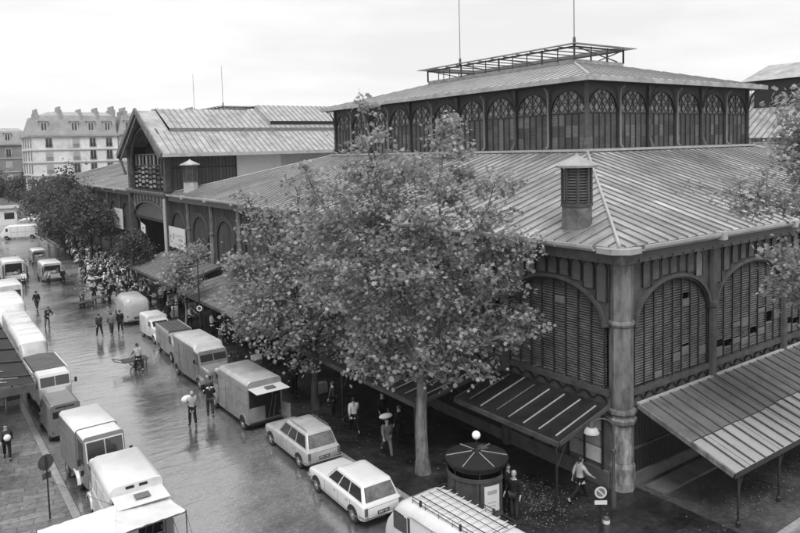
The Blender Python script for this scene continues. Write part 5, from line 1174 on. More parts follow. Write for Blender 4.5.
rounded('white van standing behind the tall box van at the left edge',6.9,68.2,73.2,1.9,2.45,'paint_offwhite',rear='win')
rounded('small van with open dark tail in the roadway beside the crowd',12.3,81.9,86.4,1.95,2.15,'paint_light',rear='open')
rounded('grey van farther up the roadway beyond the open tailed van',13.2,97.0,101,1.55,1.9,'paint_mid',rear='open')
P=rounded('white van seen side on far up the street in front of trees',0,0,5.6,2.2,2.35,'paint_white'); P.location=(18.0,131.0,0); P.rotation_euler=(0,0,R(74))
P=rounded('small pale van behind the side-on white van',0,0,3.8,1.7,1.9,'paint_light'); P.location=(20.5,150,0); P.rotation_euler=(0,0,R(80))
# ------------------------------------------------------------------ people
def skin_mesh(joints,edges,root,sub=1,smooth=True):
    names=list(joints); idx={n:i for i,n in enumerate(names)}
    me=bpy.data.meshes.new('body'); me.from_pydata([joints[n][0] for n in names],[(idx[a],idx[b]) for a,b in edges],[])
    o=bpy.data.objects.new('body',me); COL.objects.link(o)
    md=o.modifiers.new('skin','SKIN'); md.use_smooth_shade=True
    for n in names:
        sv=me.skin_vertices[0].data[idx[n]]; r=joints[n][1]; sv.radius=r if isinstance(r,tuple) else (r,r); sv.use_root=(n==root)
    if sub: s=o.modifiers.new('sub','SUBSURF'); s.levels=sub; s.render_levels=sub
    dg=bpy.context.evaluated_depsgraph_get(); dg.update(); ev=o.evaluated_get(dg); out=bpy.data.meshes.new_from_object(ev); bpy.data.objects.remove(o,do_unlink=True)
    return out
def pose_joints(lean=0,legs=((0,0),(0,0)),arms=((5,15,8),(5,15,8)),head=0):
    """legs: (thigh forward, knee bend) left,right; arms: (forward, elbow bend, sideways)"""
    J={}
    def rot(v,a): c,s=math.cos(a),math.sin(a); return Vector((v[0],v[1]*c+v[2]*s,-v[1]*s+v[2]*c)) # a>0: top leans forward (+y)
    hipz=.92; mn=0
    feet=[]
    for side,(a,b) in zip('LR',legs):
        s=-1 if side=='L' else 1; hip=Vector((s*.095,0,hipz-.03)); A=R(a); B=R(a-b)
        kn=hip+Vector((s*.01,math.sin(A)*.43,-math.cos(A)*.43)); an=kn+Vector((0,math.sin(B)*.41,-math.cos(B)*.41)); J['hip'+side]=(hip,.088); J['knee'+side]=(kn,.06); J['ankle'+side]=(an,.043)
        toe=an+Vector((s*.03,.15*math.cos(B*.6),-.045+.12*math.sin(max(0,-B))*-1)); J['heel'+side]=(an+Vector((0,-.01,-.045)),.042); J['toe'+side]=(toe,(.042,.032)); feet.append(min(an.z-.085,toe.z-.03))
    L=R(lean); piv=Vector((0,0,hipz))
    def up(v): return piv+rot(Vector(v)-piv,L)
    J['pelvis']=(Vector((0,0,hipz)),(.15,.11)); J['waist']=(up((0,0,1.08)),(.135,.10)); J['chest']=(up((0,.0,1.28)),(.165,.115)); J['neck']=(up((0,0,1.44)),.062); 
    hd=up((0,.0,1.50)); H=R(head)+L*.5; f=Vector((0,math.cos(H),-math.sin(H))); u=Vector((0,math.sin(H),math.cos(H)))
    J['jaw']=(hd+u*.05+f*.02,(.062,.07)); J['face']=(hd+u*.115+f*.015,(.075,.088)); J['crown']=(hd+u*.185+f*.0,(.06,.072)); J['nose']=(hd+u*.10+f*.112,.014)
    for s,n in ((-1,'L'),(1,'R')): J['ear'+n]=(hd+u*.11+Vector((s*.088,0,0)),(.010,.02))
    for side,(a,b,o) in zip('LR',arms):
        s=-1 if side=='L' else 1; sh=up((s*.185,0,1.39)); A=R(a)+0; O=R(o)
        d1=Vector((s*math.sin(O),math.sin(A)*math.cos(O),-math.cos(A)*math.cos(O))); el=sh+d1*.29; Bq=R(a+b); d2=Vector((s*math.sin(O)*.3,math.sin(Bq),-math.cos(Bq))).normalized(); wr=el+d2*.25
        J['shoulder'+side]=(sh,.062); J['elbow'+side]=(el,.045); J['wrist'+side]=(wr,.03); pm=wr+d2*.055; J['palm'+side]=(pm,(.040,.018))
        x=d2.cross(Vector((0,0,1))); x=Vector((1,0,0)) if x.length<.2 else x.normalized(); fwd=Vector((0,1,0)) if abs(d2.y)<.8 else Vector((1,0,0)); ac=(fwd-d2*fwd.dot(d2)).normalized()
        curl=(d2.cross(ac))*s
        for k in range(4):
            ln=(.062,.075,.07,.055)[k]; p0=pm+d2*.035+ac*(.030-.020*k); p1=p0+d2*ln*.55; p2=p1+(d2*.8+curl*-.5).normalized()*ln*.5; J[f'f{side}{k}a']=(p0,.0095); J[f'f{side}{k}b']=(p1,.009); J[f'f{side}{k}c']=(p2,.0075)
        J['th'+side+'a']=(pm+ac*.045-d2*.005,.011); J['th'+side+'b']=(pm+ac*.065+d2*.03,.009)
    lift=-min(feet)
    return {k:(v[0]+Vector((0,0,lift)),v[1]) for k,v in J.items()}, (hd+Vector((0,0,lift)),f,u)
def grow(j,k): return tuple(x+k for x in j) if isinstance(j,tuple) else j+k
ME={}
def person_meshes(key,pose,coat_len=.12):
    if key in ME: return ME[key]
    J,(hd,f,u)=pose_joints(**pose)
    E_=[('pelvis','waist'),('waist','chest'),('chest','neck'),('neck','jaw'),('jaw','face'),('face','crown'),('face','nose'),('face','earL'),('face','earR')]
    for s in 'LR':
        E_+=[('pelvis','hip'+s),('hip'+s,'knee'+s),('knee'+s,'ankle'+s),('ankle'+s,'heel'+s),('heel'+s,'toe'+s),('chest','shoulder'+s),('shoulder'+s,'elbow'+s),('elbow'+s,'wrist'+s),('wrist'+s,'palm'+s),('palm'+s,'th'+s+'a'),('th'+s+'a','th'+s+'b')]
        for k in range(4): E_+=[('palm'+s,f'f{s}{k}a'),(f'f{s}{k}a',f'f{s}{k}b'),(f'f{s}{k}b',f'f{s}{k}c')]
    b=skin_mesh(J,E_,'pelvis'); b.materials.clear(); b.materials.append(MATS['skin']); b.materials.append(MATS['cloth_black'])
    for p in b.polygons: p.material_index=1 if p.center.z<.13 else 0
    C_={k:(J[k][0],grow(J[k][1],.028)) for k in ('pelvis','waist','chest','shoulderL','shoulderR','elbowL','elbowR')}
    for s in 'LR': C_['cuff'+s]=(J['elbow'+s][0].lerp(J['wrist'+s][0],.86),.043)
    C_['collar']=(J['chest'][0].lerp(J['neck'][0],.72),.078); hem=(J['hipL'][0]+J['hipR'][0])/2+Vector((0,(J['kneeL'][0].y+J['kneeR'][0].y)*.12,-coat_len)); C_['hem']=(hem,(.185,.15))
    c=skin_mesh(C_,[('pelvis','waist'),('waist','chest'),('chest','collar'),('pelvis','hem')]+[(a+s,b_+s) for s in 'LR' for a,b_ in (('shoulder','elbow'),('elbow','cuff'))]+[('chest','shoulderL'),('chest','shoulderR')],'pelvis')
    T={'pelvis':(J['pelvis'][0],grow(J['pelvis'][1],.012))}
    for s in 'LR':
        T['hip'+s]=(J['hip'+s][0],.108); T['knee'+s]=(J['knee'+s][0],.08); T['cuff'+s]=(J['knee'+s][0].lerp(J['ankle'+s][0],.93),.066)
    t=skin_mesh(T,[('pelvis','hipL'),('pelvis','hipR'),('hipL','kneeL'),('kneeL','cuffL'),('hipR','kneeR'),('kneeR','cuffR')],'pelvis')
    for x in (c,t): x.materials.clear()
    h=MB().use('hair_dark'); cen=hd+u*.135-f*.012
    ring=[]
    for j in range(7):
        ph=math.pi*.5*j/6; ring.append([cen+(Vector((1,0,0))*math.cos(a)*.092*math.sin(ph+.001)+f*(math.sin(a)*.108*math.sin(ph+.001)-.012)+u*(.105*math.cos(ph)-(.055 if math.sin(a)<.35 else -.035)*(j/6)**2)) for a in [2*math.pi*k/14 for k in range(14)]])
    h.loft(ring); 
    hm=bpy.data.meshes.new('hair'); hm.from_pydata(h.v,[],h.f); hm.shade_smooth(); hm.update()
    e=MB().use('eye'); 
    for s in (-1,1): e.ball(hd+u*.125+f*.098+Vector((s*.03,0,0)),.011,6)
    e.box(-.022,.022,0,.004,0,.006); mo=hd+u*.06+f*.09
    for i in range(-8,0): e.v[i]=(e.v[i][0]+mo.x,e.v[i][1]+mo.y,e.v[i][2]+mo.z)
    em=bpy.data.meshes.new('face_features'); em.from_pydata(e.v,[],e.f); em.materials.append(MATS['eye']); em.update()
    ME[key]=(b,c,t,hm,em); return ME[key]
POSES={'stand':dict(),'stand2':dict(legs=((4,3),(-6,2)),arms=((-8,25,12),(18,55,6)),lean=2),'walk':dict(lean=4,legs=((22,8),(-18,12)),arms=((-20,15,7),(22,20,7))),'walk2':dict(lean=4,legs=((-20,16),(20,6)),arms=((20,20,7),(-18,15,7))),
 'stride':dict(lean=6,legs=((32,8),(-30,22)),arms=((-28,18,8),(30,25,8))),'carry':dict(lean=-3,legs=((10,6),(-8,6)),arms=((28,75,10),(28,75,10))),'bend':dict(lean=55,legs=((4,10),(-6,10)),arms=((20,20,8),(35,15,8)),head=10),
 'push':dict(lean=14,legs=((20,12),(-22,14)),arms=((38,18,6),(38,18,6))),'lean':dict(lean=24,legs=((10,14),(-4,8)),arms=((45,25,8),(30,40,8)),head=12),'pocket':dict(lean=1,legs=((3,0),(-3,0)),arms=((-4,38,18),(-4,38,18)))}
VARM={}
def vmesh(key,i,mt,src):
    k=(key,i,mt)
    if k not in VARM: m=src.copy(); m.materials.clear(); m.materials.append(MATS[mt]); VARM[k]=m
    return VARM[k]
def person(x,y,ang,pose,coat,trous,label,hair='hair_dark',z=0,group=None,s=1.0,coat_len=.12,cap=None,apron=None):
    key=(pose,coat_len); b,c,t,h,e=person_meshes(key,POSES[pose],coat_len)
    P=bpy.data.objects.new('person',b); COL.objects.link(P); P.location=(x,y,z); P.rotation_euler=(0,0,R(ang)); P.scale=(s,s,s); tag(P,label,'person',group)
    for nm,me in (('coat' if coat_len>.2 else 'jacket',vmesh(key,1,'cloth_'+coat,c)),('trousers',vmesh(key,2,'cloth_'+trous,t)),('cap' if cap else 'hair',vmesh(key,3,cap or hair,h)),('facial_features',e)):
        o=bpy.data.objects.new(nm,me); COL.objects.link(o); o.parent=P
    return P
# heading: 0 = up the street (+y), 180 = towards us
person(2.9,34.3,175,'walk','dark','black','boy in dark jumper carrying a pale ball along the left pavement',z=.12,s=.93,coat_len=.08)
person(8.75,67.6,10,'walk2','black','dark','lone man in black walking up the wet road toward the crowd')
person(8.4,60.0,200,'lean','black','mid','stooping figure in black coat with bare pale legs on the wet road',coat_len=.22)
G3='three men walking abreast up the road'
person(11.05,54.4,8,'walk','dark','black','leftmost of the three men walking abreast behind the handcart man',group=G3)
person(11.85,54.2,0,'walk2','mid','dark','middle of the three men walking abreast, in the palest coat',group=G3,coat_len=.2)
person(12.55,54.5,-8,'walk','black','black','rightmost of the three men walking abreast, nearest the round van',group=G3)
person(11.05,43.9,5,'push','pale','black','man in pale jacket behind the flat handcart in mid road')
person(10.72,33.1,2,'carry','pale','black','figure in short pale raincoat carrying a pale bundle, walking up the road',hair='hair_pale',coat_len=.26)
person(11.85,33.75,-15,'carry','black','dark','man in black clothes carrying a white sack beside the pale raincoat')
person(16.35,27.2,-20,'stride','white','black','man in white jacket striding on the pavement behind the silver estate',z=.12)
person(17.6,26.7,180,'stand','black','black','figure in long black coat standing under the tree near the trunk',z=.12,coat_len=.42)
person(16.15,24.2,160,'stride','mid','mid','man in grey overalls with white bundle on his head behind the white estate',z=.12)
person(19.55,16.6,255,'stride','pale','black','man in pale jacket striding past the corner poster panels',z=.12)
person(16.95,17.7,200,'stand2','black','black','darker of the two men in the kiosk doorway, farther inside',z=.12)
person(16.75,17.15,110,'pocket','black','dark','balding man in dark suit and pale tie in the kiosk doorway',z=.12,hair='hair_pale')
person(16.6,29.6,30,'stand','dark','black','dark figure standing under the low foliage behind the silver estate',z=.12)
person(12.15,66.2,190,'lean','mid','dark','man bending over a low handcart up the road beyond the round van')
person(13.45,67.6,180,'stand2','black','black','man in black standing over a dark box at the crowd edge')
person(10.6,89.0,185,'carry','pale','dark','person carrying a pale load beside the open tailed van')
for x,y,a,po,ct,lb in ((10.3,86.2,20,'walk','dark','dark coated man walking between the two open tailed vans'),(10.8,91.5,200,'stand2','white','man in white beyond the open tailed vans'),(11.6,80.0,150,'lean','pale','pale jacketed man stooping at the small van open tail'),(12.9,79.6,190,'stand','black','black coated man at the small van open tail'),(10.2,94.5,30,'carry','mid','man carrying a load far up the roadway'),(14.9,78.2,100,'push','dark','dark man pushing at the roadside edge of crowd'),(9.4,80.8,170,'walk2','white','man in white coat crossing before the left open tailed van')):
    person(x,y,a,po,ct,'black',lb,group='people loading vans up the road')
rc=random.Random(99); poses=['stand','stand2','walk','walk2','lean','pocket','carry','bend']; tones=['white','pale','mid','dark','black','dark','black','mid']
n=0; placed=[]
def where(y): return 'near the round van' if y<64 else ('beyond the round van' if y<72 else ('halfway up the market' if y<84 else ('near the open tailed van' if y<92 else 'at the far end of the market')))
tries=0
CR=[]
while n<205 and tries<8000:
    tries+=1; y=61+45*rc.random()**1.15 if n<120 else rc.uniform(76,110); xl=13.6+(y-62)*.10+(1.2 if y<66 else 0); x=rc.uniform(xl,min(20.2,xl+5.0))
    if 55.3<y<69.6 and x>16.2 and rc.random()<.4: continue
    if any((x-a)**2+(y-b)**2<.42 for a,b in placed): continue
    if abs(x-14.25)<1.5 and 55<y<61.5: continue
    placed.append((x,y)); n+=1; po=rc.choice(poses); ct=rc.choice(tones); tr=rc.choice(['black','dark','mid','black']); hr=rc.random()
    desc={'white':'white coated','pale':'pale coated','mid':'grey coated','dark':'dark coated','black':'black coated'}[ct]; act={'stand':'shopper standing','stand2':'shopper waiting','walk':'shopper walking','walk2':'shopper strolling','lean':'shopper stooping','pocket':'shopper idling','carry':'porter carrying','bend':'porter bending'}[po]
    side='road side' if x<xl+1.9 else ('middle' if x<xl+3.7 else 'hall side')
    z=.12 if x>14.8+(max(0,y-62))*.09 else 0
    lb=f"{desc} {act}, crowd {side}"
    CR.append(person(x,y,rc.uniform(0,360),po,ct,tr,lb,z=z,group='market crowd under the trees',coat_len=.34 if rc.random()<.4 else .12,cap=('cloth_white' if hr<.15 else ('cloth_black' if hr<.3 else None)),s=rc.uniform(.94,1.05),hair='hair_pale' if hr>.85 else 'hair_dark'))
for i,o in enumerate(sorted(CR,key=lambda o:(o.location.x-14.2)**2+(o.location.y-58)**2)): o['label']=o['label'].replace(', crowd',', %s nearest the round van on the crowd\'s'%ordinal(i+1))
for i,(x,y,ct,po,lb) in enumerate([(17.8,57.5,'white','carry','white coated porter at the near end under the wide dull awning'),(18.6,59.2,'white','stand2','white coated seller farther back under the wide dull awning'),(17.6,61.2,'pale','stand','pale coated seller at mid length under the wide dull awning'),(17.0,52.0,'white','lean','white coated porter stooping at the near awning corner'),
    (17.4,48.4,'white','stand2','white coated worker by the pole under the ribbed awning'),(18.4,50.2,'dark','stand','dark coated worker behind the pole under the ribbed awning'),(17.2,45.4,'pale','carry','pale coated porter behind the pickup with ridged roof'),(16.2,54.6,'black','walk','black coated man passing the near awning corner'),
    (17.9,41.5,'dark','stand','dark figure deep under the ribbed awning'),(18.6,64.3,'white','bend','white coated man bending below the poster board'),(16.6,33.8,'dark','stand2','dark figure half hidden by leaves behind the open box van'),(17.3,24.9,'black','stand','figure in black near the big trunk, awning side')]):
    person(x,y,(i*67)%360,po,ct,'black',lb,z=.12,group='people under the street front awnings')

# ------------------------------------------------------------------ loads, carts, crates, stalls
def simple(name,m,label,cat,group=None,**k): o=m.build(name,None,**k); tag(o,label,cat,group); return o
m=MB().use('cloth_white'); m.ball((2.92,34.05,1.18),.15,12); simple('ball',m,'pale round ball held by the boy on the left pavement','ball',smooth=True)
m=MB().use('cloth_white'); m.ball((10.62,33.45,1.28),.24,12,(1.3,.8,.8)); simple('sack',m,'pale bundle held high by the figure in the pale raincoat','sack','sacks and bundles carried',smooth=True)
m=MB().use('cloth_white'); m.ball((12.0,34.15,1.2),.25,12,(1.1,1.1,.8)); simple('sack',m,'white sack carried beside the open box van','sack','sacks and bundles carried',smooth=True)
m=MB().use('cloth_white'); m.ball((16.12,24.2,1.86),.22,12,(1.5,.9,.5)); simple('sack',m,'white bundle on the head of the man in overalls','sack','sacks and bundles carried',smooth=True)
def handcart(x,y,rz,label,load=None,L=1.6,W_=.9):
    P=empty('handcart',(x,y,0),R(rz),label,'handcart','handcarts'); m=MB().use('wood_dark'); m.box(-L/2,L/2,-W_/2,W_/2,.55,.62)
    for k in range(5): m.box(-L/2,L/2,-W_/2+k*W_/5+.01,-W_/2+k*W_/5+.12,.62,.64)
    m.build('platform',P)
    m=MB().use('wood_dark'); m.bar((-L/2,-W_/2+.1,.58),(-L/2-.5,-W_/2+.1,.75),.05); m.bar((-L/2,W_/2-.1,.58),(-L/2-.5,W_/2-.1,.75),.05); m.bar((-L/2-.5,-W_/2+.1,.75),(-L/2-.5,W_/2-.1,.75),.04); m.build('handle',P)
    for s in (-1,1):
        m=MB(Matrix.Translation((.1,s*(W_/2+.03),.32))@Matrix.Rotation(R(90),4,'X')).use('iron_dark'); m.lathe([(.27,-.02),(.32,-.025),(.32,.025),(.27,.02)],(0,0,0),18,cap=False)
        for k in range(8): a=math.pi*k/4; m.bar((0,0,0),(.28*math.cos(a),.28*math.sin(a),0),.025)
        m.build('wheel',P)
        MB().use('wood_dark').bar((L/2-.15,s*W_*.4,.55),(L/2-.15,s*W_*.4,.02),.05).build('leg',P)
handcart(11.0,44.6,0,'long flat handcart in mid road before the man in pale jacket',L=1.5)
handcart(12.2,65.7,20,'low handcart under the bending man beyond the round van',L=1.5)
handcart(13.6,66.9,80,'handcart loaded at the edge of the crowd',L=1.2)
handcart(15.9,36.2,70,'handcart parked under the low foliage behind the open box van',L=1.4)
def crate(x,y,z,rz,label,group,mt='wood_crate',fill='produce_pale',L=.6,W_=.4,H=.26):
    P=empty('crate',(x,y,z),R(rz),label,'crate',group); m=MB().use(mt); m.box(-L/2,L/2,-W_/2,W_/2,0,.02)
    for k in range(3): z0=.03+k*H*.33; 
    for k in range(3):
        z0=.02+k*H*.34; m.box(-L/2,L/2,-W_/2,-W_/2+.015,z0,z0+H*.25); m.box(-L/2,L/2,W_/2-.015,W_/2,z0,z0+H*.25); m.box(-L/2,-L/2+.015,-W_/2+.015,W_/2-.015,z0,z0+H*.25); m.box(L/2-.015,L/2,-W_/2+.015,W_/2-.015,z0,z0+H*.25)
    for sx in (-1,1):
        for sy in (-1,1): m.box(sx*L/2-.03*(sx>0),sx*L/2+.03*(sx<0),sy*W_/2-.03*(sy>0),sy*W_/2+.03*(sy<0),0,H)
    m.build('slat_box',P)
    if fill:
        m=MB().use(fill)
        for k in range(10): m.ball((rc.uniform(-L*.38,L*.38),rc.uniform(-W_*.34,W_*.34),H*.8),.07,6)
        m.build('produce',P,smooth=True)
    return P
cp=[crate(0,0,0,0,'x','g'),crate(0,0,0,0,'x','g','wood_pale','produce_pale'),crate(0,0,0,0,'x','g','wood_dark','produce_dark'),crate(0,0,0,0,'x','g','wood_pale',None)]
def put_crate(x,y,z,rz,label,group):
    c=copy_tree(rc.choice(cp)); c.location=(x,y,z); c.rotation_euler=(0,0,R(rz)); c['label']=label; c['group']=group; return c
tones_=['weathered','pale','dark','open']
ST=[]
for i in range(46):
    y=61+42*rc.random()**1.2; xl=13.4+(y-62)*.10+1.5*(y<66); ST.append((rc.choice([xl+rc.uniform(0,1.0),xl+rc.uniform(1,5)]),y,rc.choice([1,1,2,3,4])))
ST.sort(key=lambda t:t[1])
for i,(x,y,k) in enumerate(ST):
    for q in range(k): put_crate(x+rc.uniform(-.03,.03),y,(.12 if x>15.2+(max(0,y-62))*.09 else 0)+q*.27,rc.uniform(-12,12)+90*(i%2),('lone crate, %s pile up the street from the round van'%ordinal(i+1)) if k==1 else '%s crate of the %s pile up the street from the round van'%({0:'bottom',k-1:'top'}.get(q,ordinal(q+1)),ordinal(i+1)),'produce crates in the market')
for i,(x,y,k) in enumerate([(17.3,56.6,3),(18.2,60.3,4),(19.3,58.2,2),(17.4,63.2,3),(18.3,66.3,4),(17.5,46.5,3),(18.6,43.8,4),(17.2,40.2,2),(19.0,48.6,3),(18.9,36.2,3),(17.8,33,2)]):
    for q in range(k): put_crate(x,y,.12+q*.27,rc.uniform(-8,8),'%s crate of the stack %s'%({0:'lowest',k-1:'topmost'}.get(q,ordinal(q+1)),('at the near end of the wide awning','beside the white coated seller','against the hall under the wide awning','between the far posts of the wide awning','below the poster board','by the sapling','deep under the ribbed awning','behind the ribbed roofed van','against the hall behind the sapling','against the hall under the bushy tree','behind the open box van')[i]),'crates stacked under the awnings')
for i,(x,y,k,rz) in enumerate([(4.0,42.0,3,5),(3.3,42.3,2,10),(2.2,40.2,1,30),(1.6,40.9,2,20)]):
    for q in range(k): put_crate(x,y,.12+q*.27,rz,'%s crate of the %s pile under the dark left awning'%('topmost' if q==k-1 else ('lowest','middle')[q],('kerb side','second','third','leftmost')[i]),'crates on the left pavement')
for c in cp:
    for ch in list(c.children_recursive): bpy.data.objects.remove(ch,do_unlink=True)
    bpy.data.objects.remove(c,do_unlink=True)
def stall(x,y,rz,label,cloth='canvas_white',umb=False):
    P=empty('market_stall',(x,y,.12),R(rz),label,'market stall','trestle stalls'); m=MB().use('wood_pale').box(-1,1,-.45,.45,.78,.82); m.build('table_top',P)
    for s in (-.8,.8):
        m=MB().use('wood_dark'); m.bar((s,-.35,0),(s,0,.78),.05); m.bar((s,.35,0),(s,0,.78),.05); m.build('trestle',P)
    m=MB()
    for k in range(26): m.use(rc.choice(['produce_pale','produce_pale','produce_dark','cloth_white'])).ball((rc.uniform(-.9,.9),rc.uniform(-.36,.36),.88),rc.uniform(.08,.14),6)
    m.build('produce',P,smooth=True)
for i,(x,y,rz,l) in enumerate([(15.9,64.6,5,'trestle stall of pale produce next to the round van'),(16.4,70.5,12,'trestle stall opposite the gateway pier'),(15.6,75.8,20,'trestle stall halfway along the crowd, road side'),(18.2,78.6,75,'trestle stall below the dark crown near the tall far poster'),(17.0,84.4,15,'trestle stall beside the open tailed van'),(18.3,91.3,30,'trestle stall under the tallest market tree'),(15.4,61.9,95,'small trestle stall right behind the round van')]): stall(x,y,rz,l)
# stall awning bottom left
P=empty('stall_awning',(0,0,0),0,'white canvas awning on thin poles across the bottom left corner','awning')
m=MB().use('canvas_white'); 
def sheet(A,B,C_,D,sag,nx=14,ny=8):
    A,B,C_,D=map(Vector,(A,B,C_,D)); rows_=[]
    for j in range(ny+1):
        v=j/ny; rows_.append([A.lerp(B,i/nx).lerp(D.lerp(C_,i/nx),v)+Vector((0,0,-sag*math.sin(math.pi*i/nx)*math.sin(math.pi*v)+.012*math.sin(i*2.3+j)*1)) for i in range(nx+1)])
    m.loft(rows_,cap=False,closed=False)
sheet((2.55,20.2,1.85),(4.35,21.0,2.14),(4.85,23.0,2.10),(2.6,23.3,1.88),.05); sheet((4.35,21.0,2.14),(6.62,21.55,1.92),(6.35,22.95,2.0),(4.85,23.0,2.10),.04)
m.build('canvas',P,smooth=60)
m=MB().use('iron_mid'); m.tube([(4.35,21.0,2.11),(4.85,23.0,2.07)],.022,6); m.tube([(4.35,21.0,2.11),(6.62,21.55,1.89)],.02,6); m.tube([(6.62,21.55,1.89),(6.35,22.95,1.97)],.02,6); m.build('rail',P)
for x,y,z in ((6.62,21.55,1.9),(6.35,22.95,1.98),(4.35,21.0,2.1),(2.6,23.3,1.86),(4.85,23.0,2.07),(2.55,20.2,1.85)):
    m=MB().use('iron_mid').tube([(x,y,.0 if x>4.5 else .12),(x,y,z+.06)],.02,6); m.build('pole',P)
m=MB().use('iron_dark'); m.tube([(6.62,21.55,1.9),(6.9,21.1,0.0)],.008,4); m.tube([(6.35,22.95,1.95),(6.62,21.55,.3)],.008,4); m.tube([(4.85,23.0,2.05),(3.54,27.7,1.5)],.008,4); m.build('guy_rope',P)
for k,(x,y,l) in enumerate([(5.2,21.7,'crate under the white canvas awning, left one'),(5.85,21.9,'crate under the white canvas awning, right one')]):
    P=crate(x,y,.55,12,l,'crates under the canvas awning','wood_pale','produce_pale',.6,.42)
P=empty('trestle_table',(5.5,21.9,0),R(10),'dark trestle table under the white canvas awning','table'); MB().use('wood_dark').box(-.9,.9,-.55,.55,.5,.55).build('table_top',P)
for sx in (-.8,.8):
    for sy in (-.45,.45): MB().use('wood_dark').bar((sx,sy,0),(sx,sy,.5),.05).build('leg',P)

# ------------------------------------------------------------------ street furniture
# round iron urinal kiosk with ribbed disc roof and globe lamp
def kiosk():
    cx_,cy_=16.0,18.25; P=empty('street_kiosk',(cx_,cy_,.12),0,'round dark iron kiosk with spoked disc roof and white globe','kiosk')
    def ringwall(m,r,z0,z1,a0,a1,t=.035,n=36):
        rings=[]
        for k in range(n+1):
            a=R(a0+(a1-a0)*k/n); c,s=math.cos(a),math.sin(a); rings.append([(r*c,r*s,z0),((r+t)*c,(r+t)*s,z0),((r+t)*c,(r+t)*s,z1),(r*c,r*s,z1)])
        m.loft(rings)
    op0,op1=-28,-75   # opening towards the building side
    m=MB().use('iron_mid'); ringwall(m,1.02,.35,1.72,op0,op1+360); ringwall(m,1.05,1.60,1.74,op0,op1+360,.04); ringwall(m,1.05,.32,.42,op0,op1+360,.03); m.build('screen_wall',P,smooth=40)
    m=MB().use('iron_dark'); ringwall(m,.55,.35,1.8,100,260,.03,20); m.box(-.03,.03,-.5,.9,.3,1.7); m.build('inner_screen',P)
    m=MB().use('iron_dark'); m.lathe([(1.05,2.02),(1.12,2.06),(1.13,2.12),(.3,2.26),(.05,2.3)],(0,0,0),40); m.build('disc_roof',P,smooth=25)
    m=MB().use('iron_dark'); ringwall(m,1.0,1.9,2.06,0,360,.03); m.build('roof_skirt',P)
    for k in range(6):
        a=R(60*k+22); m=MB().use('zinc_old'); m.bar((.16*math.cos(a),.16*math.sin(a),2.31),(1.08*math.cos(a),1.08*math.sin(a),2.155),.026,.025); m.build('roof_rib',P)
    for k in range(7):
        a=R(op0+5+k*(360-52)/6); m=MB().use('iron_dark'); m.lathe([(.04,0),(.03,.1),(.03,2.03)],(1.04*math.cos(a),1.04*math.sin(a),0),6); m.build('post',P)
    m=MB().use('iron_dark').lathe([(.07,2.28),(.045,2.36),(.03,2.42),(.03,2.72),(.06,2.75)],(0,0,0),8); o=m.build('lamp_stem',P); m=MB().use('globe_glass'); m.ball((0,0,2.88),.155,16); m.build('lamp_globe',P,smooth=True)
    m=MB().use('spandrel_mid').slab([(.2,-.05,2.29),(.55,-.02,2.24),(.52,.28,2.24),(.18,.22,2.29)],.06,(0,0,1)); m.build('roof_hatch',P)
    m=MB(); a0,a1=-118,-86; rings=[]; m.use('poster_paper'); ringwall(m,1.062,.55,1.48,a0,a1,.006,8); m.use('poster_grey'); ringwall(m,1.069,1.18,1.32,a0+6,a1-6,.003,8); ringwall(m,1.069,.75,.78,a0+6,a1-10,.003,8); ringwall(m,1.069,.88,.91,a0+6,a1-8,.003,8); m.build('poster',P)
    m=MB().use('iron_dark'); m.bar((1.0*math.cos(R(op0)),1.0*math.sin(R(op0)),.1),(1.0*math.cos(R(op0)),1.0*math.sin(R(op0)),2.05),.06); m.bar((1.0*math.cos(R(op1)),1.0*math.sin(R(op1)),.1),(1.0*math.cos(R(op1)),1.0*math.sin(R(op1)),2.05),.06)
    m.build('door_jamb',P)
kiosk()
# swan neck lamp by the corner
P=empty('street_lamp',(20.15,15.55,.12),0,'swan neck lamp with dented bell shade beside the corner column','street lamp')
m=MB().use('iron_mid').lathe([(.11,0),(.11,.5),(.06,.6),(.055,2.0),(.09,2.02),(.09,2.12),(.045,2.16),(.04,2.9)],(0,0,0),10); m.build('post',P,smooth=40)
nd=-RV
pts=[Vector((0,0,2.9))+nd*(.42*(1-math.cos(t)))+Vector((0,0,.38*math.sin(t))) for t in [math.pi*k/12 for k in range(11)]]
m=MB().use('iron_mid').tube([(0,0,2.8)]+pts,.032,8); m.build('swan_neck',P,smooth=True)
e=pts[-1]; m=MB().use('iron_mid').lathe([(.04,.08),(.09,.02),(.1,-.06),(.13,-.1)],e,12); m.use('zinc_light').lathe([(.1,-.1),(.2,-.16),(.27,-.28),(.28,-.32),(.25,-.31)],e,16); m.build('lamp_shade',P,smooth=40)
# no parking sign on its stand + bollard
P=empty('parking_sign',(18.42,14.75,.12),0,'round no parking sign with white plate on low post by the corner','road sign')
m=MB().use('iron_dark').lathe([(.03,0),(.03,1.62)],(0,0,0),8); m.build('post',P)
fd=Vector((-.60,-.80,0)); sx=Vector((.80,-.60,0))
def disc(m,c,r,off,mt,n=24,r0=0):
    m.use(mt); c=c+fd*off
    if r0: m.loft([[c+sx*(q*math.cos(2*math.pi*k/n))+Vector((0,0,q*math.sin(2*math.pi*k/n))) for k in range(n)] for q in (r0,r)],cap=False)
    else: m.poly([c+sx*(r*math.cos(2*math.pi*k/n))+Vector((0,0,r*math.sin(2*math.pi*k/n))) for k in range(n)])
c=Vector((0,0,1.42)); m=MB(); m.use('iron_mid').loft([[c+fd*o+sx*(.215*math.cos(2*math.pi*k/24))+Vector((0,0,.215*math.sin(2*math.pi*k/24))) for k in range(24)] for o in (.035,.05)]); disc(m,c,.20,.054,'paint_grey'); disc(m,c,.205,.058,'paint_offwhite',r0=.15)
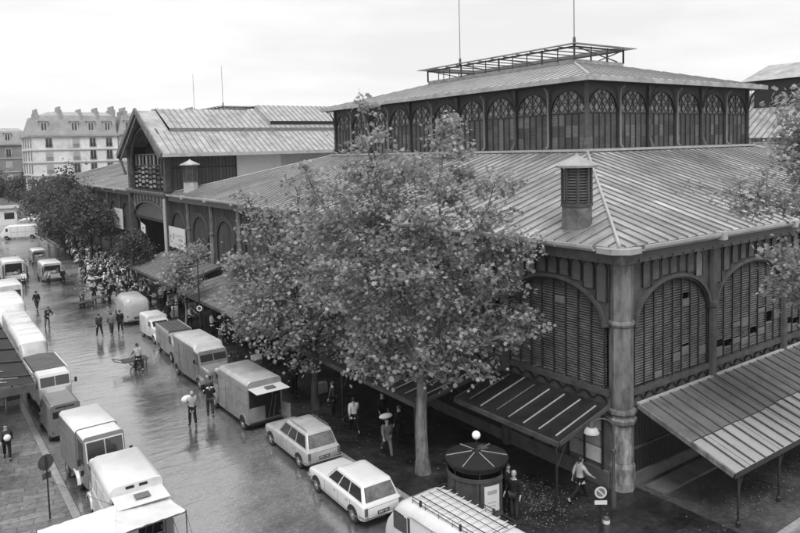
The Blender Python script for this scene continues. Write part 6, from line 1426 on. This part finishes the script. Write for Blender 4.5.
m.use('paint_offwhite').slab([c+fd*.058+sx*-.115+Vector((0,0,.085)),c+fd*.058+sx*-.085+Vector((0,0,.115)),c+fd*.058+sx*.115+Vector((0,0,-.085)),c+fd*.058+sx*.085+Vector((0,0,-.115))],.004,fd); m.build('sign_disc',P)
c=Vector((0,0,1.07)); m=MB().use('paint_white').slab([c+fd*.05+sx*-.21+Vector((0,0,-.07)),c+fd*.05+sx*.21+Vector((0,0,-.07)),c+fd*.05+sx*.21+Vector((0,0,.07)),c+fd*.05+sx*-.21+Vector((0,0,.07))],.012,fd); m.build('sign_plate',P)
m=MB().use('iron_mid'); m.lathe([(.13,0),(.12,.3)],(0,0,0),14); m.use('paint_white').lathe([(.128,.3),(.125,.42)],(0,0,0),14); m.use('iron_mid').lathe([(.12,.42),(.10,.5),(.03,.54)],(0,0,0),14)
o=m.build('bollard'); o.location=(18.62,15.02-.35,.12); tag(o,'short bollard with white band beside the no parking sign','bollard')
P=empty('parking_sign',(3.53,27.55,.12),0,'round road sign seen from behind on the left pavement','road sign')
MB().use('iron_dark').lathe([(.03,0),(.028,2.35)],(0,0,0),8).build('post',P); c=Vector((0,0,2.12)); m=MB(); n2=Vector((-.35,.94,0)); s2=Vector((.94,.35,0))
m.use('iron_mid').loft([[c+n2*o+s2*(.29*math.cos(2*math.pi*k/24))+Vector((0,0,.29*math.sin(2*math.pi*k/24))) for k in range(24)] for o in (.03,.045)]); m.build('sign_disc',P); MB().use('spandrel_mid').slab([c+n2*.03+s2*-.16+Vector((0,0,-.62)),c+n2*.03+s2*.16+Vector((0,0,-.62)),c+n2*.03+s2*.16+Vector((0,0,-.38)),c+n2*.03+s2*-.16+Vector((0,0,-.38))],.012,n2).build('sign_plate',P)
# tall pole between the awnings, with a small round sign
P=empty('lamp_pole',(16.4,47.9,.12),0,'tall thin pole with a pale round sign before the ribbed awning','pole'); MB().use('iron_dark').lathe([(.08,0),(.06,1),(.045,5.6),(.09,5.65),(.09,5.8)],(0,0,0),8).build('post',P)
c=Vector((0,0,2.3)); m=MB(); m.use('paint_offwhite').loft([[c+fd*o+sx*(.21*math.cos(2*math.pi*k/20))+Vector((0,0,.21*math.sin(2*math.pi*k/20))) for k in range(20)] for o in (.05,.07)]); disc(m,c,.12,.074,'paint_dark'); m.build('sign_disc',P)
# banner and ropes at the gateway
P=empty('street_banner',(0,0,0),0,'small white banner hung on a rope across the gateway','banner'); MB().use('canvas_white').slab([(19.6,72.3,6.25),(19.6,73.9,6.5),(19.6,73.9,5.6),(19.6,72.3,5.35)],.02).build('cloth',P); MB().use('iron_dark').tube([(20.6,81.0,8.6),(19.6,74.0,6.52),(19.6,72.2,6.24),(19.3,69.8,3.4)],.025,4).build('rope',P)
# far kiosk up the street
P=empty('market_kiosk',(17,163.5,0),0,'pale flat roofed hut at the far end of the street, left edge','hut'); MB().use('plaster').box(-5,1.4,-2,2,0,3.4).build('wall',P); MB().use('paint_white').box(-5.3,1.9,-2.4,2.3,3.4,3.8).build('roof',P); MB().use('window_glass_dark').box(-.9,.9,-2.03,-2.0,1.2,2.5).build('window',P)
# litter on the pavement
def litter(label,pts,mt,seed,smin,smax,z=.128):
    r=random.Random(seed); m=MB()
    for _ in range(pts[0]):
        x=r.gauss(pts[1],pts[3]); y=r.gauss(pts[2],pts[4]); a=r.uniform(0,6.3); s=r.uniform(smin,smax); m.use(r.choice(mt)); q=[]
        for k in range(5): b=a+k*1.256; q.append((x+s*math.cos(b)*r.uniform(.5,1),y+s*math.sin(b)*r.uniform(.4,.9),z+r.uniform(0,.03)))
        m.poly(q)
    o=m.build('litter'); tag(o,label,'litter',None,'stuff')
litter('scattered leaves and vegetable scraps between kiosk and corner',(900,18.2,17.8,.8,1.2),['litter','poster_ink','litter','litter','litter_pale'],1,.015,.045)
litter('scraps strewn in front of the sloping awning',(700,26.5,12.6,2.6,.8),['poster_ink','litter'],2,.015,.05,.132)
litter('market rubbish along the kerb by the crowd',(1400,15.8,72,1.3,9),['litter_pale','litter','poster_paper'],3,.03,.12,.13)
litter('thin scraps over the wet pavement under the trees',(900,17,30,1.4,8),['litter','litter_pale'],4,.015,.05)

# ------------------------------------------------------------------ damp air
HD = .00025
m=MB().add([],[]); m.mats=[]; 
hz=bpy.data.materials.new('haze_air'); hz.use_nodes=True; t=hz.node_tree; t.nodes.clear(); o_=t.nodes.new('ShaderNodeOutputMaterial'); v_=t.nodes.new('ShaderNodeVolumePrincipled'); v_.inputs['Color'].default_value=(.95,.95,.95,1); v_.inputs['Density'].default_value=HD; v_.inputs['Anisotropy'].default_value=.2
t.links.new(v_.outputs[0],o_.inputs['Volume']); MATS['haze_air']=hz
tag(MB().use('haze_air').box(-305,425,-125,525,-1.1,36).build('haze'),kind='stuff')
